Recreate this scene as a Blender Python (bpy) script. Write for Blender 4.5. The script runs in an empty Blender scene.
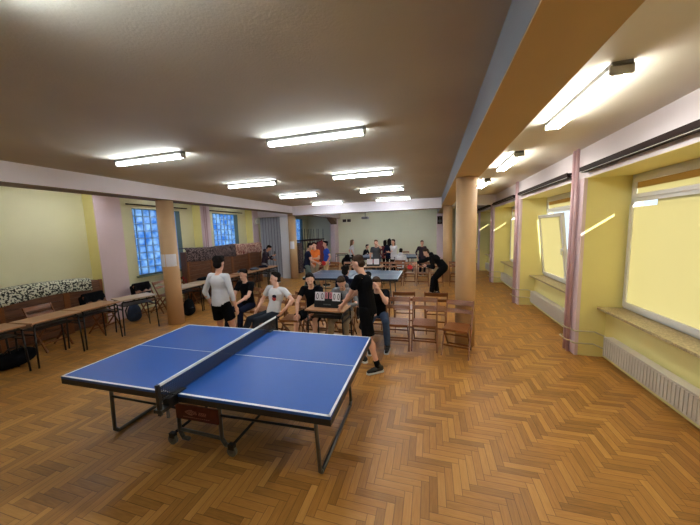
import bpy, bmesh, math, random
from mathutils import Vector, Matrix
random.seed(7)
C = bpy.context.scene.collection
PI = math.pi
R = math.radians

# ------------------------------------------------------------------ materials
def lin(c):
    return tuple(((v / 255.0) / 12.92 if v / 255.0 <= 0.04045 else ((v / 255.0 + 0.055) / 1.055) ** 2.4) for v in c)

def new_mat(name):
    m = bpy.data.materials.new(name); m.use_nodes = True
    nt = m.node_tree
    b = nt.nodes['Principled BSDF']
    return m, nt, b

def mat(name, rgb, rough=0.6, metal=0.0, var=0.0, scale=8.0, bump=0.0, bscale=40.0, spec=0.5, stretch=None):
    m, nt, b = new_mat(name)
    col = lin(rgb) + (1,)
    b.inputs['Base Color'].default_value = col
    b.inputs['Roughness'].default_value = rough
    b.inputs['Metallic'].default_value = metal
    b.inputs['Specular IOR Level'].default_value = spec
    if var > 0 or bump > 0:
        tc = nt.nodes.new('ShaderNodeTexCoord')
        mp = nt.nodes.new('ShaderNodeMapping')
        nt.links.new(tc.outputs['Object'], mp.inputs['Vector'])
        if stretch: mp.inputs['Scale'].default_value = stretch
    if var > 0:
        n = nt.nodes.new('ShaderNodeTexNoise'); n.inputs['Scale'].default_value = scale
        n.inputs['Detail'].default_value = 4
        nt.links.new(mp.outputs['Vector'], n.inputs['Vector'])
        r = nt.nodes.new('ShaderNodeMapRange')
        r.inputs['From Min'].default_value = 0.3; r.inputs['From Max'].default_value = 0.7
        r.inputs['To Min'].default_value = 1 - var; r.inputs['To Max'].default_value = 1 + var
        nt.links.new(n.outputs['Fac'], r.inputs['Value'])
        mx = nt.nodes.new('ShaderNodeVectorMath'); mx.operation = 'SCALE'
        mx.inputs[0].default_value = col[:3]
        nt.links.new(r.outputs['Result'], mx.inputs['Scale'])
        nt.links.new(mx.outputs['Vector'], b.inputs['Base Color'])
    if bump > 0:
        n2 = nt.nodes.new('ShaderNodeTexNoise'); n2.inputs['Scale'].default_value = bscale
        nt.links.new(mp.outputs['Vector'], n2.inputs['Vector'])
        bp = nt.nodes.new('ShaderNodeBump'); bp.inputs['Strength'].default_value = bump
        bp.inputs['Distance'].default_value = 0.01
        nt.links.new(n2.outputs['Fac'], bp.inputs['Height'])
        nt.links.new(bp.outputs['Normal'], b.inputs['Normal'])
    return m

def emit(name, rgb, s):
    m, nt, b = new_mat(name)
    b.inputs['Base Color'].default_value = (0.8, 0.8, 0.8, 1)
    b.inputs['Emission Color'].default_value = tuple(rgb) + (1,)
    b.inputs['Emission Strength'].default_value = s
    return m

def blotch(name, c1, c2, scale, thr=0.5, soft=0.03, rough=0.9, c3=None):
    """two or three colour printed cloth"""
    m, nt, b = new_mat(name)
    tc = nt.nodes.new('ShaderNodeTexCoord')
    n = nt.nodes.new('ShaderNodeTexNoise'); n.inputs['Scale'].default_value = scale; n.inputs['Detail'].default_value = 1
    nt.links.new(tc.outputs['Object'], n.inputs['Vector'])
    cr = nt.nodes.new('ShaderNodeValToRGB')
    cr.color_ramp.elements[0].position = thr - soft; cr.color_ramp.elements[0].color = lin(c1) + (1,)
    cr.color_ramp.elements[1].position = thr + soft; cr.color_ramp.elements[1].color = lin(c2) + (1,)
    if c3:
        e = cr.color_ramp.elements.new(min(0.99, thr + 0.12)); e.color = lin(c3) + (1,)
    nt.links.new(n.outputs['Fac'], cr.inputs['Fac'])
    nt.links.new(cr.outputs['Color'], b.inputs['Base Color'])
    b.inputs['Roughness'].default_value = rough
    return m

def parquet():
    m, nt, b = new_mat('oak_herringbone')
    L = nt.links
    def M(op, a, c=None, d=None):
        n = nt.nodes.new('ShaderNodeMath'); n.operation = op
        for i, v in enumerate((a, c, d)):
            if v is None: continue
            if isinstance(v, (int, float)): n.inputs[i].default_value = v
            else: L.new(v, n.inputs[i])
        return n.outputs[0]
    geo = nt.nodes.new('ShaderNodeNewGeometry')
    sp = nt.nodes.new('ShaderNodeSeparateXYZ'); L.new(geo.outputs['Position'], sp.inputs[0])
    W = 0.062; N = 5
    u = M('MULTIPLY', M('ADD', sp.outputs[0], 40.0), 1 / W); v = M('MULTIPLY', M('ADD', sp.outputs[1], 40.0), 1 / W)
    i = M('FLOOR', u); j = M('FLOOR', v)
    k = M('FLOORED_MODULO', M('SUBTRACT', i, j), 2.0 * N)
    isH = M('LESS_THAN', k, N - 0.5)
    def mix(a, c):   # a where isH else c
        return M('ADD', M('MULTIPLY', a, isH), M('MULTIPLY', c, M('SUBTRACT', 1.0, isH)))
    hx = M('SUBTRACT', i, k)
    vy = M('SUBTRACT', j, M('SUBTRACT', 2.0 * N - 1, k))
    idx = mix(hx, i); idy = mix(j, vy)
    along = mix(M('SUBTRACT', u, hx), M('SUBTRACT', v, vy))
    across = mix(M('SUBTRACT', v, j), M('SUBTRACT', u, i))
    e1 = M('MINIMUM', along, M('SUBTRACT', float(N), along)); e2 = M('MINIMUM', across, M('SUBTRACT', 1.0, across))
    edge = M('MINIMUM', e1, e2)
    gap = M('LESS_THAN', edge, 0.035)
    cv = nt.nodes.new('ShaderNodeCombineXYZ'); L.new(idx, cv.inputs[0]); L.new(idy, cv.inputs[1]); L.new(isH, cv.inputs[2])
    wn = nt.nodes.new('ShaderNodeTexWhiteNoise'); wn.noise_dimensions = '3D'; L.new(cv.outputs[0], wn.inputs['Vector'])
    # grain runs along each block
    gv = nt.nodes.new('ShaderNodeCombineXYZ')
    L.new(M('MULTIPLY', along, 0.35), gv.inputs[0]); L.new(M('MULTIPLY', across, 3.2), gv.inputs[1])
    L.new(M('MULTIPLY', wn.outputs['Value'], 97.0), gv.inputs[2])
    gn = nt.nodes.new('ShaderNodeTexNoise'); gn.inputs['Scale'].default_value = 1.6; gn.inputs['Detail'].default_value = 5
    L.new(gv.outputs[0], gn.inputs['Vector'])
    big = nt.nodes.new('ShaderNodeTexNoise'); big.inputs['Scale'].default_value = 0.9; big.inputs['Detail'].default_value = 3
    L.new(geo.outputs['Position'], big.inputs['Vector'])
    f = M('ADD', M('MULTIPLY', wn.outputs['Value'], 0.42), M('ADD', M('MULTIPLY', gn.outputs['Fac'], 0.46), M('MULTIPLY', big.outputs['Fac'], 0.10)))
    f = M('SUBTRACT', f, M('MULTIPLY', isH, 0.05))
    cr = nt.nodes.new('ShaderNodeValToRGB')
    E = cr.color_ramp.elements
    E[0].position = 0.12; E[0].color = lin((132, 88, 38)) + (1,)
    E[1].position = 0.98; E[1].color = lin((212, 160, 86)) + (1,)
    e = E.new(0.5); e.color = lin((178, 124, 58)) + (1,)
    L.new(f, cr.inputs['Fac'])
    mx = nt.nodes.new('ShaderNodeMix'); mx.data_type = 'RGBA'
    L.new(M('MULTIPLY', gap, 0.6), mx.inputs['Factor']); L.new(cr.outputs['Color'], mx.inputs['A'])
    mx.inputs['B'].default_value = lin((48, 28, 14)) + (1,)
    L.new(mx.outputs['Result'], b.inputs['Base Color'])
    L.new(M('ADD', 0.30, M('MULTIPLY', M('ADD', wn.outputs['Value'], big.outputs['Fac']), 0.10)), b.inputs['Roughness'])
    bp = nt.nodes.new('ShaderNodeBump'); bp.inputs['Strength'].default_value = 0.35; bp.inputs['Distance'].default_value = 0.002
    hgt = M('ADD', M('MINIMUM', M('MULTIPLY', edge, 8.0), 1.0), M('MULTIPLY', wn.outputs['Value'], 0.5))
    L.new(hgt, bp.inputs['Height']); L.new(bp.outputs['Normal'], b.inputs['Normal'])
    return m

def translucent(name, rgb, frac=0.7):
    m, nt, b = new_mat(name)
    nt.nodes.remove(b)
    out = nt.nodes['Material Output']
    t = nt.nodes.new('ShaderNodeBsdfTranslucent'); d = nt.nodes.new('ShaderNodeBsdfDiffuse'); x = nt.nodes.new('ShaderNodeMixShader')
    col = lin(rgb) + (1,)
    t.inputs['Color'].default_value = col; d.inputs['Color'].default_value = col
    x.inputs[0].default_value = frac
    nt.links.new(d.outputs[0], x.inputs[1]); nt.links.new(t.outputs[0], x.inputs[2]); nt.links.new(x.outputs[0], out.inputs['Surface'])
    return m

def glass_pane(name):
    m, nt, b = new_mat(name); nt.nodes.remove(b)
    out = nt.nodes['Material Output']
    t = nt.nodes.new('ShaderNodeBsdfTransparent'); g = nt.nodes.new('ShaderNodeBsdfGlossy'); x = nt.nodes.new('ShaderNodeMixShader')
    t.inputs['Color'].default_value = (0.93, 0.95, 0.95, 1); g.inputs['Roughness'].default_value = 0.02
    x.inputs[0].default_value = 0.06
    nt.links.new(t.outputs[0], x.inputs[1]); nt.links.new(g.outputs[0], x.inputs[2]); nt.links.new(x.outputs[0], out.inputs['Surface'])
    return m

def glass_block(name):
    m, nt, b = new_mat(name); nt.nodes.remove(b)
    out = nt.nodes['Material Output']
    t = nt.nodes.new('ShaderNodeBsdfTranslucent'); g = nt.nodes.new('ShaderNodeBsdfGlossy'); x = nt.nodes.new('ShaderNodeMixShader')
    tc = nt.nodes.new('ShaderNodeTexCoord'); n = nt.nodes.new('ShaderNodeTexNoise'); n.inputs['Scale'].default_value = 5
    nt.links.new(tc.outputs['Object'], n.inputs['Vector'])
    cr = nt.nodes.new('ShaderNodeValToRGB')
    cr.color_ramp.elements[0].position = 0.35; cr.color_ramp.elements[0].color = lin((70, 135, 215)) + (1,)
    cr.color_ramp.elements[1].position = 0.65; cr.color_ramp.elements[1].color = lin((172, 214, 250)) + (1,)
    nt.links.new(n.outputs['Fac'], cr.inputs['Fac']); nt.links.new(cr.outputs['Color'], t.inputs['Color'])
    g.inputs['Roughness'].default_value = 0.15; x.inputs[0].default_value = 0.12
    nt.links.new(t.outputs[0], x.inputs[1]); nt.links.new(g.outputs[0], x.inputs[2]); nt.links.new(x.outputs[0], out.inputs['Surface'])
    return m

def net_mat():
    m, nt, b = new_mat('net_mesh')
    out = nt.nodes['Material Output']
    tc = nt.nodes.new('ShaderNodeTexCoord'); sp = nt.nodes.new('ShaderNodeSeparateXYZ')
    nt.links.new(tc.outputs['Object'], sp.inputs[0])
    def M(op, a, c):
        n = nt.nodes.new('ShaderNodeMath'); n.operation = op
        for i, v in enumerate((a, c)):
            if isinstance(v, (int, float)): n.inputs[i].default_value = v
            else: nt.links.new(v, n.inputs[i])
        return n.outputs[0]
    a = M('LESS_THAN', M('FLOORED_MODULO', M('MULTIPLY', sp.outputs[1], 60.0), 1.0), 0.38)
    c = M('LESS_THAN', M('FLOORED_MODULO', M('MULTIPLY', sp.outputs[2], 60.0), 1.0), 0.38)
    b.inputs['Base Color'].default_value = lin((20, 22, 30)) + (1,)
    nt.links.new(M('MAXIMUM', a, c), b.inputs['Alpha'])
    return m

MT = dict(
    floor=parquet(),
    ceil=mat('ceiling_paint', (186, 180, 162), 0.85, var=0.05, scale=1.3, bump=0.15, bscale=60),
    ceil_lit=mat('ceiling_lightened_window_side', (226, 220, 204), 0.85, var=0.03, scale=1.5),  # lighter copy of the ceiling paint, standing in for window-side light
    beam=mat('beam_paint_lilac', (238, 230, 234), 0.75, var=0.02, scale=2),
    beamblue=mat('beam_paint_greyblue', (136, 138, 142), 0.75, var=0.02, scale=2),
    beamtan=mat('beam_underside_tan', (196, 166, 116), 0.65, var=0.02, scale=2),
    tan=mat('tan_paint', (208, 172, 130), 0.6, var=0.02, scale=2),
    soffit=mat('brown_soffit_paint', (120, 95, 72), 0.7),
    yellow=mat('yellow_paint', (240, 228, 152), 0.65, var=0.025, scale=1.5, bump=0.08, bscale=50),
    green=mat('pale_green_paint', (222, 222, 196), 0.7, var=0.02, scale=1.5),
    cream=mat('cream_yellow_paint', (228, 224, 184), 0.7, var=0.03, scale=1.2),
    lilac=mat('lilac_paint', (232, 210, 214), 0.6, var=0.03, scale=2),
    white=mat('white_paint', (225, 224, 226), 0.6),
    pvc=mat('white_window_frame', (226, 226, 226), 0.35),
    rad=mat('radiator_enamel', (205, 198, 182), 0.35),
    pipe=mat('pipe_enamel', (205, 195, 160), 0.4),
    pipelilac=mat('lilac_pipe_enamel', (206, 172, 176), 0.4),
    rail=mat('dark_rail', (44, 30, 28), 0.7, spec=.2),
    sill=mat('speckled_stone', (176, 158, 118), 0.4, var=0.35, scale=55),
    blind=translucent('cream_roller_blind', (203, 195, 160), 0.75),
    blind_dark=translucent('tan_blind_doubled', (190, 160, 100), 0.35),
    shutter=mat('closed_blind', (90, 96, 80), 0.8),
    glass=glass_pane('clear_glass'),
    block=glass_block('blue_glass_block'),
    mortar=mat('mortar', (160, 185, 205), 0.8),
    revealgrey=mat('grey_green_reveal', (120, 132, 112), 0.8),
    tube=emit('lamp_tube_lit', (0.84, 0.92, 1.0), 74.0),
    tube_fill=emit('lamp_tube_aisle_fill', (0.90, 0.94, 1.0), 33.0),  # tubes of the added aisle lamps
    housing=mat('grey_lamp_housing', (120, 120, 118), 0.6),
    tube_r=emit('lamp_tube_lit_neutral', (1.0, 0.97, 0.90), 50.0),
    lampbody=mat('lamp_body', (190, 188, 178), 0.5),
    blue=mat('table_blue', (24, 78, 156), 0.40, spec=0.35),
    blueglare=mat('table_blue_with_glare', (58, 80, 106), 0.3),  # table blue greyed to stand in for glare off the windows
    line=mat('white_line', (225, 228, 232), 0.4),
    black=mat('black_enamel', (16, 16, 18), 0.4),
    blacksoft=mat('black_cloth', (13, 13, 16), 0.95, spec=.1),
    steel=mat('grey_steel_tube', (96, 96, 98), 0.35, 0.6),
    rubber=mat('grey_rubber', (105, 105, 105), 0.6),
    red=mat('dark_red_board', (74, 12, 16), 0.45),
    net=net_mat(),
    wood=mat('brown_varnished_wood', (130, 78, 40), 0.32, var=0.25, scale=5, stretch=(1, 12, 12)),
    wood2=mat('plank_wood', (104, 64, 40), 0.5, var=0.35, scale=4, stretch=(14, 1.2, 8)),
    desk=mat('desk_laminate', (176, 128, 88), 0.38, var=0.06, scale=4),
    desklight=mat('pale_desk_laminate', (200, 176, 150), 0.38, var=0.05, scale=4),
    deskleg=mat('dark_tube_leg', (24, 20, 20), 0.35, 0.3),
    leopard=blotch('leopard_print', (38, 42, 34), (214, 214, 190), 32, 0.49, 0.03),
    darkprint=blotch('dark_floral_print', (48, 34, 38), (130, 112, 112), 30, 0.52, 0.04),
    redprint=blotch('red_floral_print', (118, 44, 44), (214, 178, 160), 26, 0.48, 0.03),
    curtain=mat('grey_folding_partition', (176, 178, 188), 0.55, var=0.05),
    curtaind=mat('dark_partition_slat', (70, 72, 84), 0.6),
    paper=mat('white_paper', (226, 222, 226), 0.7, var=0.03, scale=30),
    cardred=mat('pink_red_card', (214, 130, 140), 0.6),
    ink=mat('black_ink', (14, 14, 18), 0.6),
    paleprint=mat('pale_print', (170, 120, 115), 0.6),
    skin=mat('skin', (218, 166, 140), 0.55, var=0.04, scale=10),
    skin2=mat('skin_light', (230, 180, 156), 0.55, var=0.04, scale=10),
    hairdark=mat('dark_hair', (26, 20, 18), 0.8, spec=.15, var=0.3, scale=60),
    hairbrown=mat('brown_hair', (58, 40, 28), 0.8, spec=.15, var=0.3, scale=60),
    hairlight=mat('light_brown_hair', (104, 78, 52), 0.8, spec=.15, var=0.3, scale=60),
    eye=mat('dark_eye', (25, 20, 18), 0.3),
    lips=mat('lips', (160, 86, 78), 0.5),
    navy=mat('navy_cloth', (20, 24, 42), 0.95, spec=.1),
    whitecloth=mat('white_cloth', (214, 212, 214), 0.9, var=0.04, scale=12),
    charcoal=mat('charcoal_cloth', (38, 42, 50), 0.9, var=0.1, scale=12, spec=.15),
    greycloth=mat('grey_marl_cloth', (122, 122, 126), 0.9, var=0.12, scale=30),
    darkgrey=mat('dark_grey_cloth', (64, 66, 70), 0.9, var=0.08, scale=14),
    khaki=mat('khaki_cloth', (150, 134, 112), 0.9, var=0.05, scale=14),
    beige=mat('beige_cloth', (190, 164, 126), 0.9),
    denim=mat('blue_denim', (54, 72, 100), 0.9, var=0.12, scale=16),
    slate=mat('grey_green_cloth', (84, 96, 92), 0.9, var=0.06, scale=14),
    orange=mat('orange_cloth', (224, 112, 36), 0.85),
    bluecloth=mat('royal_blue_cloth', (26, 66, 168), 0.85),
    maroon=mat('maroon_cloth', (104, 34, 40), 0.9),
    plum=mat('plum_hoodie', (44, 28, 44), 0.9),
    shoe=mat('black_shoe', (22, 22, 24), 0.6),
    sole=mat('white_sole', (214, 214, 210), 0.6),
    sockw=mat('white_sock', (205, 206, 210), 0.8),
    bat=mat('red_rubber', (186, 30, 34), 0.5),
    grip=mat('bat_grip', (168, 122, 80), 0.5),
    greyjacket=mat('grey_blue_jacket', (92, 104, 122), 0.9, var=0.2, scale=12),
    bluebag=mat('navy_backpack', (42, 58, 84), 0.8, var=0.1, scale=14),
    redcloth=mat('red_cloth', (168, 44, 44), 0.85),
    ceramic=mat('speaker_white', (220, 214, 200), 0.5),
)

# ------------------------------------------------------------------ mesh building
class MB:
    def __init__(s): s.v = []; s.f = []; s.mi = []; s.cur = 0
    def add(s, vs, fs):
        o = len(s.v); s.v += [tuple(v) for v in vs]; s.f += [tuple(i + o for i in f) for f in fs]; s.mi += [s.cur] * len(fs)
        return s
    def mat(s, i): s.cur = i; return s
    def box(s, x0, x1, y0, y1, z0, z1, M=None):
        vs = [Vector((x, y, z)) for x in (x0, x1) for y in (y0, y1) for z in (z0, z1)]
        if M is not None: vs = [M @ v for v in vs]
        return s.add(vs, [(0, 1, 3, 2), (4, 6, 7, 5), (0, 4, 5, 1), (2, 3, 7, 6), (0, 2, 6, 4), (1, 5, 7, 3)])
    def bar(s, a, b, w, h, up=(0, 0, 1)):
        """rectangular bar from a to b, w across, h along 'up'"""
        a = Vector(a); b = Vector(b); d = (b - a); L = d.length; d.normalize()
        x = d.cross(Vector(up))
        if x.length < 1e-4: x = d.cross(Vector((1, 0, 0)))
        x.normalize(); z = x.cross(d)
        vs = [a + d * t + x * i * w / 2 + z * k * h / 2 for t in (0, L) for i in (-1, 1) for k in (-1, 1)]
        return s.add(vs, [(0, 1, 3, 2), (4, 6, 7, 5), (0, 4, 5, 1), (2, 3, 7, 6), (0, 2, 6, 4), (1, 5, 7, 3)])
    def cone(s, a, b, ra, rb, n=14, caps=True, squash=1.0, side=None):
        a = Vector(a); b = Vector(b); d = (b - a).normalized()
        x = Vector(side) if side else d.cross(Vector((0, 0, 1)))
        if x.length < 1e-3: x = d.cross(Vector((1, 0, 0)))
        x = (x - d * x.dot(d)).normalized(); y = d.cross(x)
        vs = []
        for p, r in ((a, ra), (b, rb)):
            for i in range(n):
                t = 2 * PI * i / n; vs.append(p + x * r * math.cos(t) + y * r * squash * math.sin(t))
        fs = [(i, (i + 1) % n, n + (i + 1) % n, n + i) for i in range(n)]
        if caps: fs += [tuple(range(n - 1, -1, -1)), tuple(range(n, 2 * n))]
        return s.add(vs, fs)
    def ell(s, c, rx, ry, rz, M=None, n=14, m=9):
        c = Vector(c); vs = []
        for j in range(1, m):
            ph = PI * j / m
            for i in range(n):
                t = 2 * PI * i / n
                v = Vector((rx * math.sin(ph) * math.cos(t), ry * math.sin(ph) * math.sin(t), rz * math.cos(ph)))
                vs.append(c + (M @ v if M is not None else v))
        top = len(vs); 
        vt = Vector((0, 0, rz)); vb = Vector((0, 0, -rz))
        vs += [c + (M @ vt if M is not None else vt), c + (M @ vb if M is not None else vb)]
        fs = []
        for j in range(m - 2):
            for i in range(n):
                a = j * n + i; b2 = j * n + (i + 1) % n
                fs.append((a, a + n, b2 + n, b2))
        for i in range(n):
            fs.append((top, i, (i + 1) % n)); k = (m - 2) * n; fs.append((top + 1, k + (i + 1) % n, k + i))
        return s.add(vs, fs)
    def cap(s, a, b, ra, rb, n=12):
        """tapered capsule"""
        s.cone(a, b, ra, rb, n); s.ell(a, ra, ra, ra, None, n, 8); s.ell(b, rb, rb, rb, None, n, 8); return s
    def tube(s, pts, r, n=8, closed=False):
        pts = [Vector(p) for p in pts]
        if closed: pts = pts + [pts[0]]
        for i in range(len(pts) - 1):
            s.cone(pts[i], pts[i + 1], r, r, n)
            if 0 < i: s.ell(pts[i], r, r, r, None, n, 6)
        return s
    def build(s, name, mats, parent=None, smooth=False, bevel=0.0, loc=None, rz=0.0, recalc=True):
        me = bpy.data.meshes.new(name)
        me.from_pydata(s.v, [], s.f)
        if not isinstance(mats, (list, tuple)): mats = [mats]
        for m in mats: me.materials.append(m)
        for i, p in enumerate(me.polygons):
            p.material_index = s.mi[i]; p.use_smooth = smooth
        if recalc:
            bm = bmesh.new(); bm.from_mesh(me); bmesh.ops.recalc_face_normals(bm, faces=bm.faces)
            if bevel > 0:
                bmesh.ops.bevel(bm, geom=[e for e in bm.edges if len(e.link_faces) == 2 and e.calc_face_angle(0) > 0.6], offset=bevel, segments=2, affect='EDGES', profile=0.5)
            bm.to_mesh(me); bm.free()
        me.update()
        o = bpy.data.objects.new(name, me); C.objects.link(o)
        if parent: o.parent = parent
        if loc is not None: o.location = loc
        if rz: o.rotation_euler = (0, 0, rz)
        return o

def tag(o, label, cat, group=None, kind=None):
    o['label'] = label; o['category'] = cat
    if group: o['group'] = group
    if kind: o['kind'] = kind
    return o
def empty(name, loc, rz=0.0):
    o = bpy.data.objects.new(name, None); C.objects.link(o); o.location = loc; o.rotation_euler = (0, 0, rz)
    o.empty_display_size = 0.1
    return o
def struct(o):
    o['kind'] = 'structure'; return o
def dup(root, loc, rz=0.0, label=None, group=None):
    r = root.copy(); C.objects.link(r); r.location = loc; r.rotation_euler = (0, 0, rz)
    if label: r['label'] = label
    if group: r['group'] = group
    for ch in list(root.children):
        c = ch.copy(); C.objects.link(c); c.parent = r
        for g in list(ch.children):
            d = g.copy(); C.objects.link(d); d.parent = c
    return r

# ------------------------------------------------------------------ room shell
ZC = 3.17
Y0, Y1 = -3.2, 17.7
XL, XR = -7.95, 2.9
PX = 2.2                      # inner face of the window-side piers
piers = [-4.23, -1.15, 1.93, 5.05, 8.12, 11.25, 14.35, 17.45]

struct(MB().box(XL - .45, XR + .1, Y0, Y1 + .2, -.1, 0).build('floor', MT['floor']))
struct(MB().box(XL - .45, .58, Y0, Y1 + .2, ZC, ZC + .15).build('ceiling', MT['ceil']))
struct(MB().box(.58, XR + .1, Y0, Y1 + .2, ZC, ZC + .15).build('ceiling', MT['ceil_lit']))
struct(MB().box(XL - .5, XR + .1, Y1 - .1, Y1 + .1, 0, ZC).build('wall_back', MT['green']))
struct(MB().box(XL - .5, XR + .1, Y0 - .15, Y0, 0, ZC).build('wall_front', MT['cream']))

# ---- right (window) wall: header, piers, parapet, sills
w = MB()
w.box(PX, XR, Y0, Y1, 2.72, ZC)
w.cur = 1
w.box(PX + .001, XR, Y0, Y1, 2.715, 2.722)
struct(w.build('wall_right', [MT['beam'], MT['yellow']]))
for i, y in enumerate(piers):
    p = MB(); p.box(PX + .02, XR, y, y + .32, 0, 2.72)
    p.cur = 1; p.box(PX - .02, PX + .025, y - .002, y + .322, 0, 2.721)
    struct(p.build('trim_%d' % (i + 1), [MT['yellow'], MT['lilac']]))
for i in range(len(piers) - 1):
    a, b = piers[i] + .32, piers[i + 1]
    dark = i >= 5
    pw = MB(); pw.box(2.56, XR, a, b, 0, .75)
    struct(pw.build('wall_right', MT['yellow']))
    struct(MB().box(2.44, 2.82, a, b, .755, .79).build('trim_%d' % (20 + i), MT['sill'], bevel=.004))
    # window: frame, transom, upper casement, blinds
    fr = MB(); X0, X1 = 2.76, 2.83
    fr.box(X0, X1, a, b, .79, .86); fr.box(X0, X1, a, b, 2.65, 2.72)
    fr.box(X0, X1, b - .07, b, .86, 2.65); fr.box(X0, X1, a, a + .07, .86, 2.65)
    fr.box(X0, X0 + .03, a + .07, b - .07, 2.335, 2.39)
    win = struct(fr.build('window_%d' % (i + 1), MT['pvc'], bevel=.004))
    split = (i == 3)
    gl = MB()
    gl.box(2.792, 2.797, a + .07, b - .07, .86, 2.65)
    gl.build('pane', MT['glass'], win)
    # upper casement
    uc = MB(); ub = b - .055; ua = a + .055
    uc.box(2.735, 2.765, ua, ub, 2.385, 2.44); uc.box(2.735, 2.765, ua, ub, 2.60, 2.655)
    uc.box(2.735, 2.765, ub - .05, ub, 2.44, 2.60); uc.box(2.735, 2.765, ua, ua + .05, 2.44, 2.60)
    uc.build('upper_casement', MT['pvc'], win, bevel=.004)
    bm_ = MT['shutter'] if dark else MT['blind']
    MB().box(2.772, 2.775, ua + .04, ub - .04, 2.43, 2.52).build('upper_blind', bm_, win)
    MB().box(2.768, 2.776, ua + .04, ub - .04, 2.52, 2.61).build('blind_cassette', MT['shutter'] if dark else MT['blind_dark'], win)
    if not split:
        sh = MB(); s0, s1 = a + .05, b - .05
        sh.box(2.72, 2.76, s0, s1, .83, .90); sh.box(2.72, 2.76, s1 - .06, s1, .90, 2.30); sh.box(2.72, 2.76, s0, s0 + .06, .90, 2.30)
        sh.build('casement', MT['pvc'], win, bevel=.004)
        MB().box(2.742, 2.746, s0 + .055, s1 - .055, .90, 2.262).box(2.742, 2.746, s0 + .055, s1 - .48, 2.262, 2.335).build('roller_blind', bm_, win)
    else:
        mid = (a + b) / 2 + .05
        # fixed half nearer the camera with mullion
        sh = MB(); s0, s1 = a + .05, mid - .03
        for (q0, q1) in ((s0, s1),):
            sh.box(2.73, 2.77, q0, q1, .83, .90); sh.box(2.73, 2.77, q0, q1, 2.24, 2.315)
            sh.box(2.73, 2.77, q0, q0 + .06, .90, 2.24); sh.box(2.73, 2.77, q1 - .06, q1, .90, 2.24)
        sh.box(2.76, 2.82, mid - .04, mid + .04, .86, 2.33)
        sh.build('casement', MT['pvc'], win, bevel=.004)
        MB().box(2.75, 2.754, s0 + .06, s1 - .06, .90, 2.24).build('roller_blind', bm_, win)
        # far half tilted inwards
        t0, t1 = mid - .01, b - .05
        T = Matrix.Translation((2.745, 0, .84)) @ Matrix.Rotation(R(-6), 4, 'Y')
        ts = MB(); H = 1.46
        ts.box(-.03, .03, t0, t1, 0, .07, T); ts.box(-.03, .03, t0, t1, H - .07, H, T)
        ts.box(-.03, .03, t0, t0 + .07, .07, H - .07, T); ts.box(-.03, .03, t1 - .07, t1, .07, H - .07, T)
        tsh = ts.build('tilted_casement', MT['pvc'], win, bevel=.004)
        MB().box(-.002, .002, t0 + .07, t1 - .07, .07, H - .07, T).build('roller_blind', bm_, tsh)
        hd = MB(); hd.box(-.06, -.03, t0 + .02, t0 + .05, .66, .72, T); hd.box(-.075, -.06, t0 + .022, t0 + .048, .58, .72, T)
        hd.build('handle', MT['pvc'], tsh)
    # skirting behind the radiator
# curtain rails on the header
for i in range(len(piers) - 1):
    a, b = piers[i] + .36, piers[i + 1] - .03
    if b < 0: continue
    rl = empty('curtain_rail', (PX - .05, (a + b) / 2, 2.84))
    h = (b - a) / 2
    MB().box(-.05, .05, -h, h, .0, .022).box(-.052, -.044, -h, h, -.03, .03).build('rail', MT['rail'], rl)
    MB().box(-.03, .03, -h + .01, h - .01, -.045, -.02).box(-.043, -.035, -h, h, -.02, .02).build('track', MT['rail'], rl)
    MB().box(-.0435, -.0425, -h + .01, h - .01, -.045, -.038).build('track_edge', MT['lampbody'], rl)
    nm = {2: 'dark double curtain rail above the nearest large window', 3: 'dark double curtain rail above the tilted open window',
          4: 'dark double curtain rail above the third window along the sunny side'}
    tag(rl, nm.get(i, 'dark curtain rail above the unlit far window number %s' % ('six' if i == 5 else 'seven') if i > 4 else 'dark curtain rail above the window beside the camera'), 'curtain rail', 'curtain rails on the window wall')

def radiator(a, b, x, label, z0=.13, z1=.42, depth=.09):
    r = empty('radiator', (x, (a + b) / 2, z0))
    h = (b - a) / 2; Z = z1 - z0
    bd = MB(); bd.box(-.01, depth - .02, -h, h, .01, Z - .01)
    n = int((b - a) / .05)
    for k in range(n):
        y = -h + .03 + k * (2 * h - .06) / max(1, n - 1)
        bd.box(-.018, -.008, y - .013, y + .013, .03, Z - .03)
    bd.build('panel', MT['rad'], r)
    MB().box(-.02, depth, -h - .005, h + .005, Z - .012, Z).build('top_grille', MT['rad'], r, bevel=.002)
    for q in (h, -h - .008): MB().box(-.02, depth, q, q + .008, 0, Z).build('side_cover', MT['rad'], r)
    for q in (h - .25, -h + .2): MB().box(depth - .01, depth + .03, q, q + .05, .02, .2).build('bracket', MT['steel'], r)
    for q in (.035, Z - .035): MB().cone((.03, h, q), (.03, h + .03, q), .012, .012, 8).build('valve', MT['steel'], r)
    tag(r, label, 'radiator', 'panel radiators under the windows')
radiator(2.35, 4.76, 2.43, 'long cream panel radiator under the nearest window sill')
radiator(5.75, 7.9, 2.43, 'cream panel radiator under the tilted open window')
radiator(8.8, 11.0, 2.43, 'cream panel radiator under the third window from the camera')
radiator(11.9, 14.0, 2.43, 'cream radiator in the dark bay beyond the cross beam')
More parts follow.
